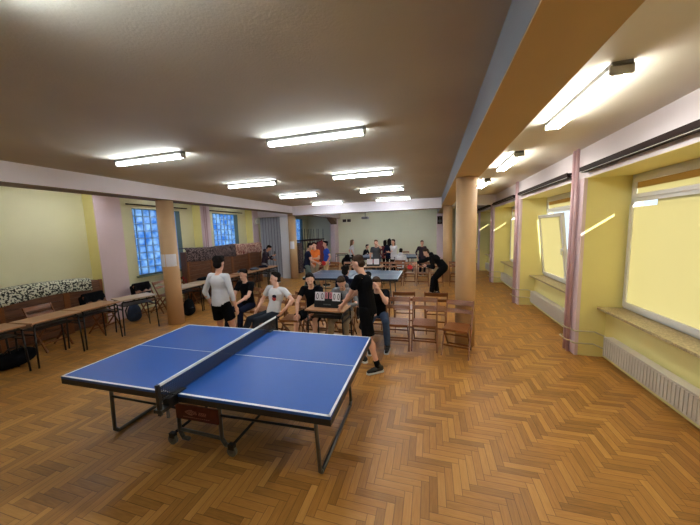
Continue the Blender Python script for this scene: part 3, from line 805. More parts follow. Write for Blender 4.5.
def person(loc, rz, label, H=1.76, hip=None, lean=0, lean2=None, side=0, twist=0, yaw=0, pitch=0.1,
           hands=(None, None), feet=((.1, 0), (-.1, 0)), foot_yaw=(0.1, -.1), foot_z=(0, 0), kpole=((0, 1, 0), (0, 1, 0)), epole=((.6, -1, -.3), (-.6, -1, -.3)),
           top='black', sleeve=.55, bottom='trousers', bmat='charcoal', hair='short', hmat='hairdark', skin='skin', shoe='shoe', vox=.011, hood=False,
           fingers='relaxed', female=False, socks=None, topname=None, hem=None, bulk=1.0, shortlen=.88):
    """local frame: +Y forward, origin on the floor under the pelvis; right side is +X. hands/feet = (right, left)"""
    s = H / 1.76
    sit = hip is not None
    hz = hip if sit else .925 * s
    P = Vector((0, 0, hz))
    if lean2 is None: lean2 = lean
    def sp(l): return Matrix.Rotation(-l, 3, 'X') @ (Matrix.Rotation(side, 3, 'Y') @ Vector((0, 0, 1)))
    d1, d2 = sp(lean), sp(lean2)
    W = P + d1 * .24 * s
    N = W + d2 * .27 * s                  # neck base
    TB = Matrix.Rotation(twist, 3, 'Z')
    rx = TB @ Vector((1, 0, 0)); rx = (rx - d2 * rx.dot(d2)).normalized()
    fw = d2.cross(rx)
    if fw.y < 0 and abs(twist) < 1.5: fw = -fw
    CB = Matrix((rx, fw, d2)).transposed()
    px = Vector((1, 0, 0)); PB = Matrix((px, Vector((0, d1.z, -d1.y)) , d1)).transposed()
    sw = (.15 if female else .172) * s
    sh = [N - d2 * .045 * s + rx * sw, N - d2 * .045 * s - rx * sw]
    hj = [P + Vector((.095 * s, 0, -.02)), P + Vector((-.095 * s, 0, -.02))]
    ua, fa, th, sn = .29 * s, .255 * s, .425 * s, .415 * s
    el, wr, kn, an = [], [], [], []
    for i in (0, 1):
        sg = 1 if i == 0 else -1
        t = hands[i] if hands[i] is not None else (sg * (sw + .06), .04 + .25 * math.sin(lean), N.z - .52 * s)
        e, w_ = ik(sh[i], t, ua, fa, epole[i]); el.append(e); wr.append(w_)
        f = feet[i]; t = (f[0], f[1], .085 * s + foot_z[i])
        k, a_ = ik(hj[i], t, th, sn, kpole[i]); kn.append(k); an.append(a_)
    HB = CB @ rot_basis(yaw, pitch - (lean2 * .75 if abs(lean2) > .3 else 0))
    hd = HB @ Vector((0, 0, 1))
    neckdir = (d2 * .6 + hd * .4).normalized()
    Hc = N + neckdir * .086 * s + hd * .07 * s + HB @ Vector((0, .02, 0))
    hs = s ** .5
    # ---- body
    b = MB()
    b.ell(P + Vector((0, 0, .0)), .15 * s, .10 * s, .12 * s, PB)
    b.cone(P, W, .125 * s, .12 * s, 14, True, .72, side=tuple(px)); b.cone(W, N - d2 * .06, .12 * s, .13 * s, 14, True, .68, side=tuple(rx))
    b.ell(N - d2 * .15 * s, .145 * s, .10 * s, .16 * s, CB)
    b.cap(N - d2 * .05 + rx * .08 * s, sh[0], .05 * s, .052 * s); b.cap(N - d2 * .05 - rx * .08 * s, sh[1], .05 * s, .052 * s)
    b.cap(N - d2 * .04, Hc - hd * .03, .056 * s, .05 * s)
    b.ell(Hc + HB @ Vector((0, -.008, .028)) * hs, .074 * hs, .092 * hs, .088 * hs, HB)
    b.ell(Hc + HB @ Vector((0, .016, -.035)) * hs, .059 * hs, .07 * hs, .08 * hs, HB)
    b.ell(Hc + HB @ Vector((0, .045, -.088)) * hs, .032 * hs, .034 * hs, .026 * hs, HB)
    b.cap(Hc + HB @ Vector((0, .082, .012)) * hs, Hc + HB @ Vector((0, .098, -.022)) * hs, .010, .015, 8)
    for q in (-1, 1):
        b.ell(Hc + HB @ Vector((q * .074, -.006, -.005)) * hs, .012, .02, .032, HB, 10, 7)
        b.cap(Hc + HB @ Vector((q * .014, .08, .026)) * hs, Hc + HB @ Vector((q * .045, .072, .026)) * hs, .008, .007, 8)
    for i in (0, 1):
        sg = 1 if i == 0 else -1
        b.cap(sh[i], el[i], .046 * s, .037 * s); b.cap(el[i], wr[i], .038 * s, .026 * s)
        b.ell(el[i].lerp(wr[i], .25), .041 * s, .041 * s, .06 * s)
        # hand
        hdn = (wr[i] - el[i]).normalized()
        flat = fw if abs(fw.dot(hdn)) < .8 else d2          # towards thumb side
        thumb = (flat - hdn * flat.dot(hdn)).normalized()
        nrm = hdn.cross(thumb)                              # palm normal
        inner = -nrm if (nrm.dot(rx) * sg > 0) else nrm     # palm faces body midline
        pc = wr[i] + hdn * .05
        Mh = Matrix((thumb, inner, hdn)).transposed()
        b.ell(pc, .040 * s, .016 * s, .055 * s, Mh, 12, 8)
        curl = .9 if fingers == 'grip' else .35
        for k, (off, ln) in enumerate(((.029, .068), (.010, .076), (-.010, .072), (-.028, .056))):
            r0 = wr[i] + hdn * .085 + thumb * off
            m1 = r0 + (hdn * math.cos(curl * .6) + inner * math.sin(curl * .6)) * ln * .5
            m2 = m1 + (hdn * math.cos(curl * 1.8) + inner * math.sin(curl * 1.8)) * ln * .5
            b.cap(r0, m1, .0095, .0085, 8); b.cap(m1, m2, .0085, .0075, 8)
        t0 = wr[i] + hdn * .025 + thumb * .03
        t1 = t0 + (hdn * .7 + thumb * .6 + inner * .3).normalized() * .04
        b.cap(t0, t1, .012, .010, 8); b.cap(t1, t1 + (hdn + inner * .4).normalized() * .03, .010, .008, 8)
        # leg
        b.cap(hj[i], kn[i], .076 * s, .052 * s); b.cap(kn[i], an[i], .05 * s, .034 * s)
        cdir = (kn[i] - hj[i]).cross(Vector((1, 0, 0)))
        back = Vector((0, -1, 0)) if not sit else Vector((0, -1, 0))
        b.ell(kn[i].lerp(an[i], .3) + back * .016, .048 * s, .05 * s, .1 * s)
        fy = foot_yaw[i]; fd = Vector((-math.sin(fy), math.cos(fy), 0)); 
        heel = Vector((an[i].x, an[i].y, an[i].z - .05 * s)) - fd * .03
        b.cap(an[i], heel, .034 * s, .034 * s); b.cap(heel, heel + fd * .15 - Vector((0, 0, .008)), .034 * s, .028 * s)
    body = b.build('person', MT[skin]); body.location = loc; body.rotation_euler = (0, 0, rz)
    remesh(body, vox, 3)
    tag(body, label, 'person')
    # ---- face details
    for q in (-1, 1):
        MB().ell(Hc + HB @ Vector((q * .030, .080, .012)) * hs, .009, .007, .005, HB, 8, 6).build('eye', MT['eye'], body, smooth=True)
    MB().cap(Hc + HB @ Vector((-.02, .084, -.052)) * hs, Hc + HB @ Vector((.02, .084, -.052)) * hs, .0055, .0055, 8).build('mouth', MT['lips'], body, smooth=True)
    # ---- hair
    h = MB()
    h.ell(Hc + HB @ Vector((0, -.028, .062)) * hs, .079 * hs, .090 * hs, .073 * hs, HB)
    h.ell(Hc + HB @ Vector((0, -.045, .0)) * hs, .075 * hs, .060 * hs, .075 * hs, HB)
    if hair != 'crop':
        h.ell(Hc + HB @ Vector((.010, .014, .116)) * hs, .056 * hs, .056 * hs, .028 * hs, HB)
    if hair == 'full':
        for k in range(14):
            a = k * 2.4; h.ell(Hc + HB @ Vector((.062 * math.cos(a), -.02 + .07 * math.sin(a), .075 + .022 * ((k * 7) % 3))) * hs, .036, .036, .034, HB, 8, 6)
    if hair in ('long', 'bob'):
        ln = .26 if hair == 'long' else .13
        for q in (-1, 1): h.cap(Hc + HB @ Vector((q * .066, -.022, .03)) * hs, Hc + HB @ Vector((q * .068, -.02, -ln * .75)) * hs, .03, .022)
        h.cap(Hc + HB @ Vector((0, -.06, .03)) * hs, Hc + HB @ Vector((0, -.075, -ln)) * hs, .06, .045)
    ho = h.build('hair', MT[hmat], body); remesh(ho, max(.009, vox * .9), 2)
    # ---- top
    g = MB(); o_ = .012 * bulk + .03 * (bulk - 1)
    hemd = hem * s if hem is not None else (.10 * s if not sit else .05 * s)
    g.cone(P - d1 * hemd, W, (.16 * s if bottom == 'trousers' else .158 * s) + o_, .132 * s + o_, 18, True, .74, side=tuple(px))
    g.cone(W, N - d2 * .12 * s, .132 * s + o_, .158 * s + o_, 18, True, .68, side=tuple(rx))
    g.ell(N - d2 * .15 * s, .152 * s + o_, .108 * s + o_, .15 * s, CB)
    for i in (0, 1):
        sg = 1 if i == 0 else -1
        g.cap(N - d2 * .04 + rx * sg * .075 * s, sh[i], .050 * s, .054 * s * bulk)
        if sleeve <= 1:
            g.cone(sh[i], sh[i].lerp(el[i], sleeve), .056 * s, .058 * s, 14)
        else:
            g.cap(sh[i], el[i], .054 * s * bulk, .046 * s * bulk); g.cone(el[i], el[i].lerp(wr[i], sleeve - 1), .046 * s * bulk, .036 * s * bulk, 14)
    if hood:
        g.ell(N - fw * .06 + d2 * .02, .11 * s, .075 * s, .07 * s, CB)
    go = g.build(topname or ('t_shirt' if sleeve <= 1 else ('hoodie' if hood else 'long_sleeved_shirt')), MT[top], body); remesh(go, max(vox, .010), 2)
    # ---- bottom
    g = MB()
    g.ell(P + Vector((0, 0, -.02)), .165 * s + .012, .112 * s + .012, .115 * s, PB)
    for i in (0, 1):
        if bottom == 'trousers':
            g.cap(hj[i], kn[i], (.086 * s + .004) * bulk, (.062 * s + .004) * bulk); g.cap(kn[i], kn[i].lerp(an[i], .5), .064 * s * bulk, .060 * s * bulk); g.cone(kn[i].lerp(an[i], .45), kn[i].lerp(an[i], .97), .061 * s * bulk, .052 * s * bulk, 14)
        else:
            g.ell(hj[i], .09 * s, .09 * s, .09 * s); g.cone(hj[i], hj[i].lerp(kn[i], shortlen), .092 * s, .088 * s + .008, 16)
    go2 = g.build(bottom, MT[bmat], body); remesh(go2, max(vox, .011), 2)
    # ---- shoes
    for i in (0, 1):
        fy = foot_yaw[i]; fd = Vector((-math.sin(fy), math.cos(fy), 0))
        a_ = an[i]; zf = a_.z - .085 * s
        base = Vector((a_.x, a_.y, zf)) - fd * .045
        g = MB(); g.cap(base + Vector((0, 0, .055)), base + fd * .13 + Vector((0, 0, .045)), .043, .038); g.cap(base + fd * .11 + Vector((0, 0, .04)), base + fd * .20 + Vector((0, 0, .034)), .040, .028)
        g.cap(base + fd * .02 + Vector((0, 0, .06)), base + fd * .04 + Vector((0, 0, .1)), .04, .042)
        so = g.build('shoe', MT[shoe], body); remesh(so, .010, 2)
        q = MB(); q.cone(base - Vector((0, 0, 0)) + Vector((0, 0, .001)), base + Vector((0, 0, .024)), .048, .046, 14); q.cone(base + fd * .19 + Vector((0, 0, .001)), base + fd * .19 + Vector((0, 0, .022)), .042, .040, 14)
        sd = Vector((fd.y, -fd.x, 0))
        A, B_ = base, base + fd * .19
        q.add([A - sd * .047 + Vector((0, 0, .001)), A + sd * .047 + Vector((0, 0, .001)), B_ + sd * .042 + Vector((0, 0, .001)), B_ - sd * .042 + Vector((0, 0, .001)),
               A - sd * .046 + Vector((0, 0, .024)), A + sd * .046 + Vector((0, 0, .024)), B_ + sd * .041 + Vector((0, 0, .022)), B_ - sd * .041 + Vector((0, 0, .022))],
              [(0, 3, 2, 1), (4, 5, 6, 7), (0, 1, 5, 4), (1, 2, 6, 5), (2, 3, 7, 6), (3, 0, 4, 7)])
        q.build('sole', MT['sole'], so)
        if socks:
            MB().cone(a_ + Vector((0, 0, -.01)), a_.lerp(kn[i], .22), .043, .046, 14).build('sock', MT[socks], body, smooth=True)
    return dict(body=body, wr=wr, el=el, N=N, W=W, CB=CB, fw=fw, rx=rx, Hc=Hc, kn=kn, an=an, d2=d2)

def world(p, v):
    o = p['body']; return Matrix.Translation(o.location) @ Matrix.Rotation(o.rotation_euler[2], 4, 'Z') @ Vector(v)

# 1 standing, back to the camera, white shirt
person((-3.42, 3.88, 0), R(-4), 'person standing with back to the camera in a white long sleeved shirt and black shorts', H=1.74, top='whitecloth', sleeve=1.55, bottom='shorts', bmat='blacksoft', hair='full',
       hands=((.27, .06, .80), (-.27, .04, .88)), feet=((.12, .06), (-.12, -.05)), yaw=.15, pitch=.15, hem=.03, shortlen=.66, vox=.010)
# 2 smiling man in black, seated
person((-3.88, 5.22, 0), PI - .05, 'seated smiling person in a black T-shirt and black trousers resting hands together', H=1.74, hip=.53, lean=.02, lean2=.1, top='blacksoft', sleeve=.6, bmat='navy', hair='short',
       hands=((.05, .34, .66), (-.03, .36, .64)), feet=((.16, .52), (-.15, .48)), yaw=-.1, pitch=.1, kpole=((.1, 1, 1), (-.1, 1, 1)), epole=((1, -.4, -.4), (-1, -.4, -.4)), skin='skin2', vox=.010)
# 3 white badge T-shirt, slouching
p3 = person((-2.95, 4.72, 0), PI - .55, 'seated person leaning back in a white T-shirt with a small dark and red badge', H=1.78, hip=.52, lean=-.25, lean2=-.12, twist=.45, top='whitecloth', sleeve=.62, bmat='charcoal', hair='short',
       hands=((-.0 + .22, .22, .60), (-.36, -.02, .62)), feet=((.14, .62), (-.2, .50)), yaw=-.75, pitch=.15, side=-.04, kpole=((.1, 1, 1), (-.1, 1, 1)), epole=((1, -.5, -.2), (-1, -.6, -.2)), skin='skin2', vox=.010)
bd = MB(); c = p3['N'] - p3['d2'] * .17 + p3['fw'] * .128 - p3['rx'] * .055
bd.ell(c, .05, .014, .034, p3['CB']); bd.cur = 1; bd.ell(c - p3['d2'] * .045, .046, .014, .04, p3['CB'])
o = bd.build('badge', [MT['navy'], MT['redcloth']], p3['body'], smooth=True)
# 4 long haired man in black
person((-2.18, 4.98, 0), PI + .0, 'seated person with chin length dark hair in black, left of the near scoreboard', H=1.78, hip=.53, lean=.18, lean2=.30, top='blacksoft', sleeve=.55, bottom='shorts', bmat='blacksoft', hair='bob',
       hands=((.16, .46, .58), (-.14, .46, .60)), feet=((.22, .42), (-.17, .45)), yaw=.35, pitch=.05, kpole=((.2, 1, 1), (-.2, 1, 1)), epole=((1, -.2, -.2), (-1, -.2, -.2)), skin='skin2', vox=.010)
# 5 grey hoodie
person((-1.56, 4.98, 0), PI, 'seated boy in a grey hoodie and beige trousers looking down behind the scoreboard', H=1.70, hip=.53, lean=.12, lean2=.28, top='greycloth', sleeve=1.9, bmat='khaki', hood=True, hair='short', hmat='hairbrown',
       hands=((.12, .36, .72), (-.14, .36, .74)), feet=((.15, .46), (-.14, .50)), yaw=.1, pitch=.45, kpole=((.1, 1, 1), (-.1, 1, 1)), epole=((1, -.4, -.4), (-1, -.4, -.4)), skin='skin2', vox=.010)
# 6 back turned
person((-1.78, 5.72, 0), 0, 'boy in a navy hoodie sitting back to the camera behind the grey hoodie boy', H=1.72, hip=.53, lean=.0, lean2=.1, top='navy', sleeve=1.9, bmat='charcoal', hood=True, hair='full',
       hands=((.12, .34, .66), (-.14, .34, .66)), feet=((.15, .46), (-.14, .46)), kpole=((.1, 1, 1), (-.1, 1, 1)), vox=.012)
# 7 standing black T-shirt and shorts
person((-.90, 3.98, 0), R(76), 'person standing in black T-shirt and black shorts with hands on the scoreboard desk', H=1.76, lean=.10, lean2=.16, top='blacksoft', sleeve=.62, bottom='shorts', bmat='blacksoft', hair='crop', hmat='hairbrown',
       hands=((.06, .50, .84), (-.10, .44, .83)), feet=((.10, .16), (-.10, -.20)), foot_yaw=(-.05, .9), foot_z=(0, 0), yaw=.1, pitch=.25, epole=((.4, -1, -.6), (-.4, -1, -.6)), skin='skin', vox=.010, socks='blacksoft')
# 8 seated black T-shirt and jeans, hand on face
person((-.93, 5.02, 0), PI + .1, 'seated boy in a black T-shirt and blue jeans covering his face with a hand', H=1.74, hip=.53, lean=.25, lean2=.5, top='blacksoft', sleeve=.6, bmat='denim', hair='short', hmat='hairbrown',
       hands=((.12, .34, .64), (-.05, .40, 1.06)), feet=((.12, .50), (-.18, .42)), yaw=.1, pitch=.35, kpole=((.1, 1, 1), (-.1, 1, 1)), epole=((1, -.2, -.6), (-.5, .3, -1)), skin='skin2', vox=.010)
# 9 player left end of second table
p9 = person((-4.05, 8.75, 0), R(-62), 'player in black T-shirt and grey green trousers at the left end of the second table', H=1.76, lean=.08, lean2=.16, top='navy', sleeve=.6, bmat='slate', hair='short',
       hands=((.22, .36, 1.02), (-.24, .2, .92)), feet=((.16, .12), (-.14, -.1)), yaw=-.1, pitch=.25, fingers='grip', vox=.013)
person((-4.15, 9.75, 0), R(160), 'person in an orange T-shirt standing behind the left player', H=1.72, top='orange', sleeve=.6, bmat='khaki', hair='short', hmat='hairbrown', yaw=.1, hands=((.27, .05, .85), (-.1, .26, 1.1)), vox=.014)
person((-4.02, 9.75 + .1, 0), R(120), 'person in a royal blue T-shirt and beige trousers standing beside the orange shirt', H=1.76, top='bluecloth', sleeve=.6, bmat='beige', hair='short', vox=.014).get('body').location = (-3.78, 9.95, 0)
# 12 sitting on the desk with a phone
p12 = person((-6.52, 10.02, 0), R(-75), 'person in a dark plum hoodie sitting on the last desk looking at a phone', H=1.74, hip=.86, lean=.1, lean2=.3, top='plum', sleeve=1.9, bmat='greycloth', hair='short', hood=True,
       hands=((.08, .38, 1.16), (-.16, .34, .98)), feet=((.12, .50), (-.12, .44)), foot_z=(.02, .02), yaw=.1, pitch=.5, kpole=((.1, 1, 1), (-.1, 1, 1)), vox=.013)
# 13 bending player in black
p13 = person((.38, 8.95, 0), R(82), 'player in a black hoodie and black tracksuit bending forward to reach with a red bat', H=1.80, hip=.86, lean=.62, lean2=1.05, bulk=1.38, top='blacksoft', sleeve=1.85, bmat='blacksoft', hair='short', hmat='hairbrown', hood=True,
       hands=((.02, 1.12, .86), (-.10, .50, .92)), feet=((.10, .20), (-.10, .34)), yaw=.25, pitch=.35, kpole=((0, 1, .1), (0, 1, .1)), epole=((.3, -.3, -1), (-.6, -1, -.2)), fingers='grip', vox=.012, socks='sockw')
# distant people
D = dict(vox=.016)
person((-3.74, 13.4, 0), R(-60), 'distant girl with long hair in a white shirt standing by the back wall', H=1.66, top='whitecloth', sleeve=.7, bmat='blacksoft', hair='long', hmat='hairlight', female=True, **D)
person((-3.53, 15.1, 0), R(-100), 'distant boy in black sitting at the pale desk by the back wall', H=1.72, hip=.55, lean=.2, lean2=.4, top='blacksoft', sleeve=1.8, bmat='blacksoft', hair='short', hands=((.15, .4, .8), (-.15, .4, .8)), feet=((.12, .46), (-.12, .46)), kpole=((.1, 1, 1), (-.1, 1, 1)), **D)
person((-2.05, 10.9, 0), PI, 'person in a dark grey T-shirt raising a hand to his face behind the far scoreboard', H=1.72, top='darkgrey', sleeve=.65, bmat='denim', hair='short', hmat='hairlight', hands=((.24, .05, .86), (-.06, .2, 1.52)), epole=((.6, -1, -.3), (-.8, .5, -.6)), **D)
person((-2.02, 12.9, 0), R(-20), 'distant person with dark hair in a maroon top, left of the two standing together', H=1.62, top='maroon', sleeve=1.8, bmat='blacksoft', hair='bob', female=True, **D)
person((-1.76, 12.5, 0), R(10), 'distant person with long black hair between the maroon and the white tops', H=1.70, top='navy', sleeve=1.9, bmat='blacksoft', hair='long', female=True, **D)
person((-1.52, 12.1, 0), R(150), 'distant person in a white top with crossed arms right of the dark clothed girl', H=1.68, top='whitecloth', sleeve=1.8, bmat='blacksoft', hair='long', hmat='hairbrown', female=True, hands=((-.05, .2, 1.15), (.05, .22, 1.1)), **D)
person((-1.17, 11.5, 0), 0, 'distant person in a white hoodie sitting with back to the camera', H=1.72, hip=.53, lean=.1, lean2=.3, top='whitecloth', sleeve=1.9, bmat='blacksoft', hood=True, hair='short', hands=((.12, .34, .7), (-.12, .34, .7)), feet=((.15, .46), (-.14, .46)), kpole=((.1, 1, 1), (-.1, 1, 1)), **D)
person((-.36, 12.7, 0), PI + .3, 'distant person in a dark maroon top seen over the bending player', H=1.58, top='plum', sleeve=1.6, bmat='navy', hair='short', hmat='hairbrown', **D)

# ------------------------------------------------------------------ bats and phone
def bat(p, d, label, face=(0, -1, 0)):
    d = Vector(d).normalized(); n = Vector(face); n = (n - d * n.dot(d)).normalized(); x = d.cross(n)
    t = empty('table_tennis_bat', p)
    MB().bar((0, 0, 0), d * .10, .026, .022, up=tuple(n)).build('handle', MT['grip'], t, bevel=.004)
    M = Matrix((x, n, d)).transposed(); m = MB()
    n_ = 20; vs = []
    for yy_ in (-.006, .006):
        for i in range(n_):
            a = 2 * PI * i / n_; vs.append(M @ Vector((.076 * math.cos(a), yy_, .165 + .08 * math.sin(a))))
    m.add(vs, [tuple(range(n_)), tuple(range(2 * n_ - 1, n_ - 1, -1))] + [(i, (i + 1) % n_, n_ + (i + 1) % n_, n_ + i) for i in range(n_)])
    m.build('blade', MT['bat'], t)
    tag(t, label, 'bat', 'red table tennis bats')
h9 = world(p9, p9['wr'][0] + (p9['wr'][0] - p9['el'][0]).normalized() * .06)
bat(h9, (.9, -.2, .1), 'round red table tennis bat in the hand of the left player')
h13 = world(p13, p13['wr'][0] + (p13['wr'][0] - p13['el'][0]).normalized() * .07)
bat(h13, (-.75, -.1, -.65), 'red table tennis bat in the outstretched hand of the bending player')
h12 = world(p12, p12['wr'][0] + (p12['wr'][0] - p12['el'][0]).normalized() * .10)
ph = empty('phone', h12)
MB().box(-.004, .004, -.036, .036, -.02, .13).build('body', MT['black'], ph, bevel=.003)
MB().box(-.006, -.004, -.032, .032, -.015, .125).build('screen', MT['ink'], ph)
tag(ph, 'small dark phone held by the person sitting on the desk', 'phone')

# ------------------------------------------------------------------ panels, cloths, bags
def panel(y0, y1, x0, x1, z1, label, n=3):
    t = empty('wooden_panel', ((x0 + x1) / 2, (y0 + y1) / 2, 0)); hx, hy = (x1 - x0) / 2, (y1 - y0) / 2
    m = MB(); k = int(z1 / .14)
    for i in range(k): m.box(hx - .03, hx, -hy + .02, hy - .02, .04 + i * (z1 - .06) / k, .03 + (i + 1) * (z1 - .06) / k)
    m.box(-hx, hx - .03, -hy + .02, hy - .02, .02, z1 - .01)
    m.build('boards', MT['wood2'], t)
    for s_ in (-1, 1): MB().box(hx - .04, hx + .012, s_ * hy - .03, s_ * hy + .03, 0, z1).build('post', MT['wood'], t, bevel=.004)
    tag(t, label, 'wooden panel', 'wooden panels along the left wall')
def box_cloth(name, y0, y1, x0, x1, ztop, drops, mat_, label, seed=1, thick=.018):
    """cloth lying over a top and hanging down its room side; drops(y) = lower edge height, ztop(y)"""
    rnd = random.Random(seed); n = 40; rows_ = []
    prof = []
    for i in range(n + 1):
        y = y0 + (y1 - y0) * i / n; zt = ztop(y); zb = drops(y); w1 = .012 * math.sin(i * 1.3 + seed) + .008 * math.sin(i * .53)
        col = [(x0, y, zt), (x0 + (x1 - x0) * .5, y, zt + .01 + w1 * .4), (x1 - .02, y, zt + .004), (x1 + .012 + w1 * .4, y, zt - .03)]
        for k in range(1, 6): col.append((x1 + .018 + abs(w1) * k / 4, y, zt - .03 + (zb - zt + .03) * k / 5))
        prof.append(col)
    m = MB(); k = len(prof[0]); vs = [p for c_ in prof for p in c_]
    m.add(vs, [(i * k + j, (i + 1) * k + j, (i + 1) * k + j + 1, i * k + j + 1) for i in range(n) for j in range(k - 1)])
    o = m.build(name, mat_, smooth=True)
    sd = o.modifiers.new('Solid', 'SOLIDIFY'); sd.thickness = thick; sd.offset = 1
    tag(o, label, 'cloth', 'printed cloths over the wooden panels'); return o
# low panels left (backs of stacked furniture)
for k, (a, b_, l) in enumerate(((1.0, 2.0, 'low wooden panel under the leopard print cloth, out at the left'), (2.05, 3.05, 'low wooden panel under the leopard print cloth at the picture edge'), (3.10, 4.05, 'low wooden panel under the leopard print cloth behind the left chair'), (4.10, 4.76, 'low wooden panel ending at the lilac pilaster'))):
    panel(a, b_, -7.9, -7.62, 1.10, l)
box_cloth('leopard_print_cloth', 1.0, 4.55, -7.9, -7.62, lambda y: 1.14 + .04 * math.sin(y * 2.1), lambda y: .86 + .07 * math.sin(y * 1.9 + .5), MT['leopard'], 'long leopard print cloth in black and cream draped over the low panels', 3)
for k, (a, b_) in enumerate(((6.75, 7.7), (7.75, 8.7), (8.75, 9.7), (9.75, 10.55))):
    panel(a, b_, -7.3, -7.02, 1.58, 'tall brown wooden panel, %s' % ('nearest of the four behind the man in white', 'second of the four behind the folded jacket', 'third of the four under the red cloth', 'last of the four beside the person with the phone')[k])
box_cloth('printed_cloth', 6.7, 8.9, -7.3, -7.02, lambda y: 1.66 + .015 * math.sin(y * 3), lambda y: 1.27 + .02 * math.sin(y * 4), MT['darkprint'], 'dark floral printed cloth over the nearer tall wooden panels', 5)
box_cloth('printed_cloth', 8.92, 10.6, -7.3, -7.02, lambda y: 1.67 + .01 * math.sin(y * 3), lambda y: 1.30 + .02 * math.sin(y * 4), MT['redprint'], 'red and white floral printed cloth over the farther tall wooden panels', 8)

def blob(name, loc, parts, mat_, label, cat, vox=.015, rz=0, straps=None, group=None):
    m = MB()
    for (c, r) in parts: m.ell(c, *r)
    o = m.build(name, mat_); o.location = loc; o.rotation_euler = (0, 0, rz); remesh(o, vox, 3)
    tag(o, label, cat, group); return o
def backpack(loc, rz, mat_, label):
    o = blob('backpack', loc, [((0, 0, .22), (.16, .10, .22)), ((0, 0, .12), (.165, .12, .12)), ((0, .09, .14), (.11, .06, .10)), ((0, 0, .36), (.12, .08, .08))], mat_, label, 'backpack', rz=rz, group='bags on the floor')
    for s_ in (-1, 1): MB().tube([(s_ * .08, -.09, .4), (s_ * .09, -.16, .28), (s_ * .1, -.10, .08)], .014).build('strap', MT['black'], o, smooth=True)
    MB().tube([(-.04, 0, .42), (0, 0, .47), (.04, 0, .42)], .010).build('handle', MT['black'], o, smooth=True)
    MB().tube([(-.1, .13, .22), (0, .152, .225), (.1, .13, .22)], .006).build('zip', MT['black'], o, smooth=True)
backpack((-7.05, 5.05, 0), -PI / 2, MT['bluebag'], 'navy blue backpack standing on the floor beside the lilac pilaster')
backpack((-6.05, 5.72, 0), -PI / 2, MT['blacksoft'], 'black backpack on the floor just right of the near left column')
o = blob('sports_bag', (-6.62, 2.72, 0), [((0, 0, .13), (.16, .30, .13)), ((0, .1, .18), (.14, .2, .11)), ((0, -.12, .16), (.13, .16, .12))], MT['blacksoft'], 'black sports bag on the floor under the leftmost desks', 'bag', group='bags on the floor')
MB().tube([(.05, -.12, .26), (.07, -.05, .34), (.07, .08, .34), (.05, .15, .27)], .012).build('handle', MT['black'], o, smooth=True)
def drape(loc, rz, mat_, label, nm='jacket', sc=1):
    """jacket hung over a chair back: folded over the top slat, with two sleeves"""
    m = MB(); n = 8
    for (yy_, top, bot) in ((-.255, .84, .50), (-.19, .84, .56)):
        for k in range(n):
            x = -.2 + .4 * k / (n - 1); m.ell((x * sc, yy_ + .012 * math.sin(k * 2), (top + bot) / 2), .045, .028, (top - bot) / 2)
    m.cap((-.2 * sc, -.23, .86), (.2 * sc, -.23, .86), .035, .035)
    m.cap((-.22 * sc, -.27, .8), (-.2 * sc, -.26, .42), .04, .03); m.cap((.22 * sc, -.27, .8), (.2 * sc, -.26, .45), .04, .03)
    o = m.build(nm, mat_); o.location = loc; o.rotation_euler = (0, 0, rz); remesh(o, .014, 3); tag(o, label, nm, 'jackets on chairs'); return o
drape((-7.0, 4.36, 0), -PI / 2 + .15, MT['blacksoft'], 'dark jacket hung over the chair by the lilac pilaster')
drape((-7.1, 5.5, 0), -PI / 2, MT['blacksoft'], 'black jacket hung over the chair below the near glass block window')
drape((-7.0, 7.0, 0), -PI / 2, MT['redcloth'], 'red jacket hung over a chair right of the near left column', 'jacket')
drape((-6.95, 7.65, 0), -PI / 2 + .15, MT['blacksoft'], 'black jacket hung over the chair next to the red jacket', 'jacket')
def folded(loc, rz, mat_, label, cat='jacket', name='folded_jacket', s=1):
    blob(name, loc, [((0, 0, .035), (.17 * s, .12 * s, .035)), ((.05, .02, .06), (.10 * s, .09 * s, .035)), ((-.08, -.03, .055), (.09 * s, .08 * s, .035)), ((.12, -.06, .03), (.07, .05, .03))], mat_, label, cat, .012, rz)
folded((-6.15, 8.1, .76), .3, MT['greyjacket'], 'crumpled grey blue jacket on the desk row, nearer of two')
folded((-6.15, 8.75, .76), 1.2, MT['greyjacket'], 'crumpled grey blue jacket on the desk row, farther of two')
folded((-6.22, 9.42, .76), .8, MT['navy'], 'dark folded jacket on the desk beside the person with the phone')
folded((-6.4, 6.65, .76), 1.2, MT['blacksoft'], 'black bag lying on the pale desk left of the man in white', 'bag', 'soft_bag', 1.2)

# papers on columns
def paper(cx, cy, r, a0, a1, z0, z1, label):
    m = MB(); n = 6; vs = []
    for q in (r + .002, r + .006):
        for i in range(n + 1):
            a = R(a0 + (a1 - a0) * i / n)
            for z in (z0, z1): vs.append((cx + q * math.cos(a), cy + q * math.sin(a), z))
    k = 2 * (n + 1); fs = []
    for i in range(n):
        b0 = 2 * i; fs += [(b0, b0 + 2, b0 + 3, b0 + 1), (k + b0, k + b0 + 1, k + b0 + 3, k + b0 + 2), (b0, k + b0, k + b0 + 2, b0 + 2), (b0 + 1, b0 + 3, k + b0 + 3, k + b0 + 1)]
    fs += [(0, 1, k + 1, k), (2 * n, k + 2 * n, k + 2 * n + 1, 2 * n + 1)]
    m.add(vs, fs)
    tag(m.build('notice_sheet', MT['paper']), label, 'paper', 'paper sheets on the columns')
paper(-5.86, 5.15, .172, -152, -48 - 45 + 16, 1.375, 1.66, 'white sheet taped round the near left column, left of the pair')
paper(-5.86, 5.15, .172, -71, 2, 1.375, 1.66, 'white sheet taped round the near left column, right of the pair')
paper(-5.88, 11.35, .172, -110, -45, 1.35, 1.68, 'white sheet taped on the far left column')

